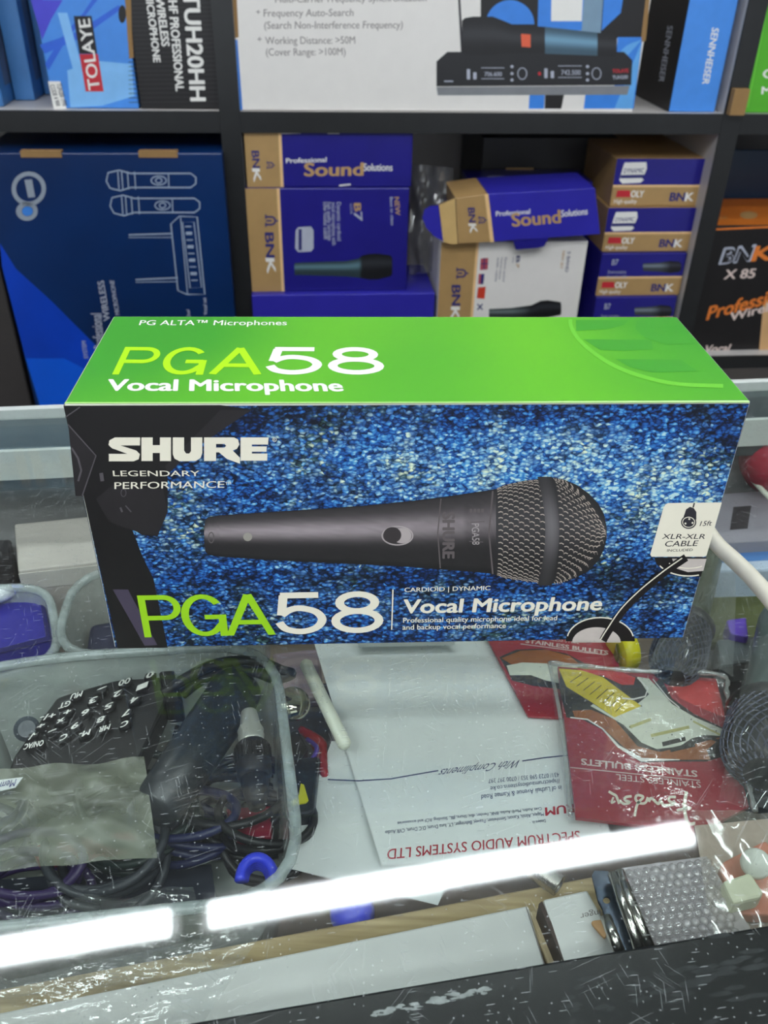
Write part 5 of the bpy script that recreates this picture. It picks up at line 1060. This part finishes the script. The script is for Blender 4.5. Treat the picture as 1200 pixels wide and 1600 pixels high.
# ---- front compartment
zs_ = -.058
t = Thing('white_box', 'large flat white box in the front compartment below the batten', 'box', PZ(500, 1500, zs_-.05))
t.part('carton', slab([(-120, 1606), (825, 1414), (868, 1560), (-90, 1740)], zs_, .06, .001), mat('white_box_card', (214, 214, 210), .5, var=.02))
t.part('lid_seam', stroke([(822, 1417), (866, 1555)], 1.6, ZP(zs_), .0003), GREYINK)
t = Thing('pick_box', 'small white open box with tan guitar picks', 'box', PZ(910, 1450, -.1))
t.part('carton', slab([(848, 1405), (918, 1390), (1010, 1560), (905, 1580)], -.05, .05, .001), mat('white_box_card', (214, 214, 210), .5))
t.part('lettering', text('Finger', (945, 1420), (906, 1428), (947, 1430), ZP(-.05), .0003, .01), GREYINK)
t.part('dark_side', slab([(842, 1412), (847, 1408), (892, 1510), (884, 1512)], -.0502, .05), mat('umber_card', (70, 56, 50), .6), label='dark side')
solo('thin_box', slab([(822, 1424), (838, 1420), (882, 1530), (868, 1535)], -.06, .05, .001), mat('buff_card', (196, 176, 138), .6), 'thin buff card box between the two white boxes', 'box')
for i, (x, y, lb) in enumerate(((935, 1447, 'tan guitar pick pointing left on the small white box'), (962, 1445, 'tan guitar pick behind the slotted steel plate'))):
    pk = rounded(zpoly([(x-14, y-8), (x+14, y-12), (x+12, y+22)] if i == 0 else [(x-8, y-16), (x+8, y-18), (x+8, y+20)], -.047), .002)
    solo('guitar_pick', fixn(prism(pk, (0, 0, -.0012)), .0003), mat('tan_celluloid', (190, 145, 95), .35), lb, 'guitar pick')
t = Thing('steel_clamp', 'flat steel capo clamp with a hole and bright rods', 'clamp', PZ(960, 1420, -.05))
hole = ell(948, 1406, 6, 6, 14)
hp = poly([(925, 1367), (929, 1360), (950, 1361), (962, 1380), (990, 1470), (1004, 1482), (962, 1486), (942, 1420), (935, 1408)], ZP(-.044), 0, (hole,))
nh = len(hp[0]); V = hp[0]+[v-ZV*.0012 for v in hp[0]]; t.part('plate', (V, hp[1]+[tuple(q+nh for q in reversed(f)) for f in hp[1]]), mat('blued_steel', (96, 108, 122), .25, .9), label='slotted plate')
for a, b in (((966, 1360), (1015, 1482)), ((957, 1364), (1000, 1484)), ((946, 1432), (968, 1488))):
    t.part('rod', revolve(PZ(*a, -.040), PZ(*b, -.040), [(0, .0012), (.02, .0022), (1, .0022)], 14), STEEL, True)
# bubble wrap sheet: many small domes
V, F = [], []
for i in range(11):
    for j in range(10):
        x = 984+j*13.5+i*4.2+(i % 2)*6; y = 1366+i*12.2-j*2.0
        c = PZ(x, y, -.046); R = .0019; n0 = len(V)
        for q in range(4):
            ph = q/3*math.pi/2*.95
            for k in range(8): V.append(c+Vector((R*math.cos(ph)*math.cos(k*math.pi/4), R*math.cos(ph)*math.sin(k*math.pi/4), R*.8*math.sin(ph))))
        for q in range(3):
            for k in range(8): F.append((n0+q*8+k, n0+q*8+(k+1) % 8, n0+(q+1)*8+(k+1) % 8, n0+(q+1)*8+k))
        F.append(tuple(n0+24+k for k in range(8)))
t = Thing('bubble_wrap', 'sheet of clear bubble wrap beside the steel clamp', 'bubble wrap', PZ(1050, 1420, -.05))
t.part('bubbles', (V, F), film('bubble_film', milk=.40, milkrgb=(205, 200, 200), rough=.1, f0=.22), True, kind='stuff')
t.part('backing', slab([(972, 1356), (1104, 1338), (1190, 1480), (1010, 1500)], -.0465, .0006), mat('silver_backing', (172, 166, 168), .45))
t = Thing('parts_bag', 'clear bag of white knobs and orange parts at the right edge', 'bag', PZ(1160, 1380, -.05))
t.part('bag', crumple(zpoly([(1080, 1262), (1230, 1268), (1260, 1450), (1118, 1462)], -.024), 0, .006, 22, 51), film('parts_bag_film', milk=.13, milkrgb=(210, 200, 180), rough=.1, f0=.09), True)
solo('control_dial', revolve(PZ(1181, 1352, -.045), PZ(1181, 1348, -.037), [(0, .0054), (.7, .0058), (1, .005)], 28), mat('jade_white', (226, 232, 222), .35), 'round white knob in the bag at the right edge', 'knob', True)
solo('white_block', slab([(1129, 1376), (1172, 1362), (1194, 1394), (1188, 1402), (1146, 1412)], -.040, .008, .0012), mat('jade_cream', (222, 226, 196), .35), 'cream square block under the round white knob in the bag', 'block')
solo('orange_part', fixn(prism(rounded(zpoly([(1122, 1350), (1200, 1310), (1220, 1430), (1150, 1428)], -.050), .004), (0, 0, -.006)), .001), mat('salmon_plastic', (205, 120, 95), .5), 'salmon orange part beneath the white knobs in the bag', 'part')
solo('paper_liner', slab([(1085, 1290), (1300, 1270), (1320, 1520), (1120, 1480)], -.0575, .001), mat('liner_tan', (176, 160, 146), .6), 'tan paper lining under the bag of knobs', 'paper')
# spring
V_ = []; a_, b_ = PZ(832, 1356, -.066), PZ(874, 1384, -.066); x_, y_ = frame(b_-a_)
solo('coil_spring', tube([a_+(b_-a_)*(k/200)+x_*(.0042*math.cos(k*.72))+y_*(.0042*math.sin(k*.72)) for k in range(201)], .00055, 6), STEEL, 'small steel coil spring lying on the batten by the slip', 'spring', True)
# crumpled film lower left
solo('plastic_film', crumple(zpoly([(-40, 1420), (300, 1375), (330, 1500), (-40, 1560)], -.055), 0, .012, 30, 61), PLAST, 'crumpled clear film across the lower left corner of the tray', 'plastic film')
solo('plastic_film', crumple(zpoly([(-60, 1545), (420, 1440), (300, 1620), (-60, 1680)], -.044), 0, .006, 30, 62), film('clear_plastic2', milk=.10, rough=.12, f0=.10, bump=.6), 'crumpled clear film over the left end of the flat white box', 'plastic film')
solo('dark_foam', slab([(-80, 1380), (330, 1350), (345, 1460), (-60, 1520)], -.115, .01), mat('foam_navy', (40, 46, 60), .8), 'dark foam sheet under the crumpled film at lower left', 'foam')
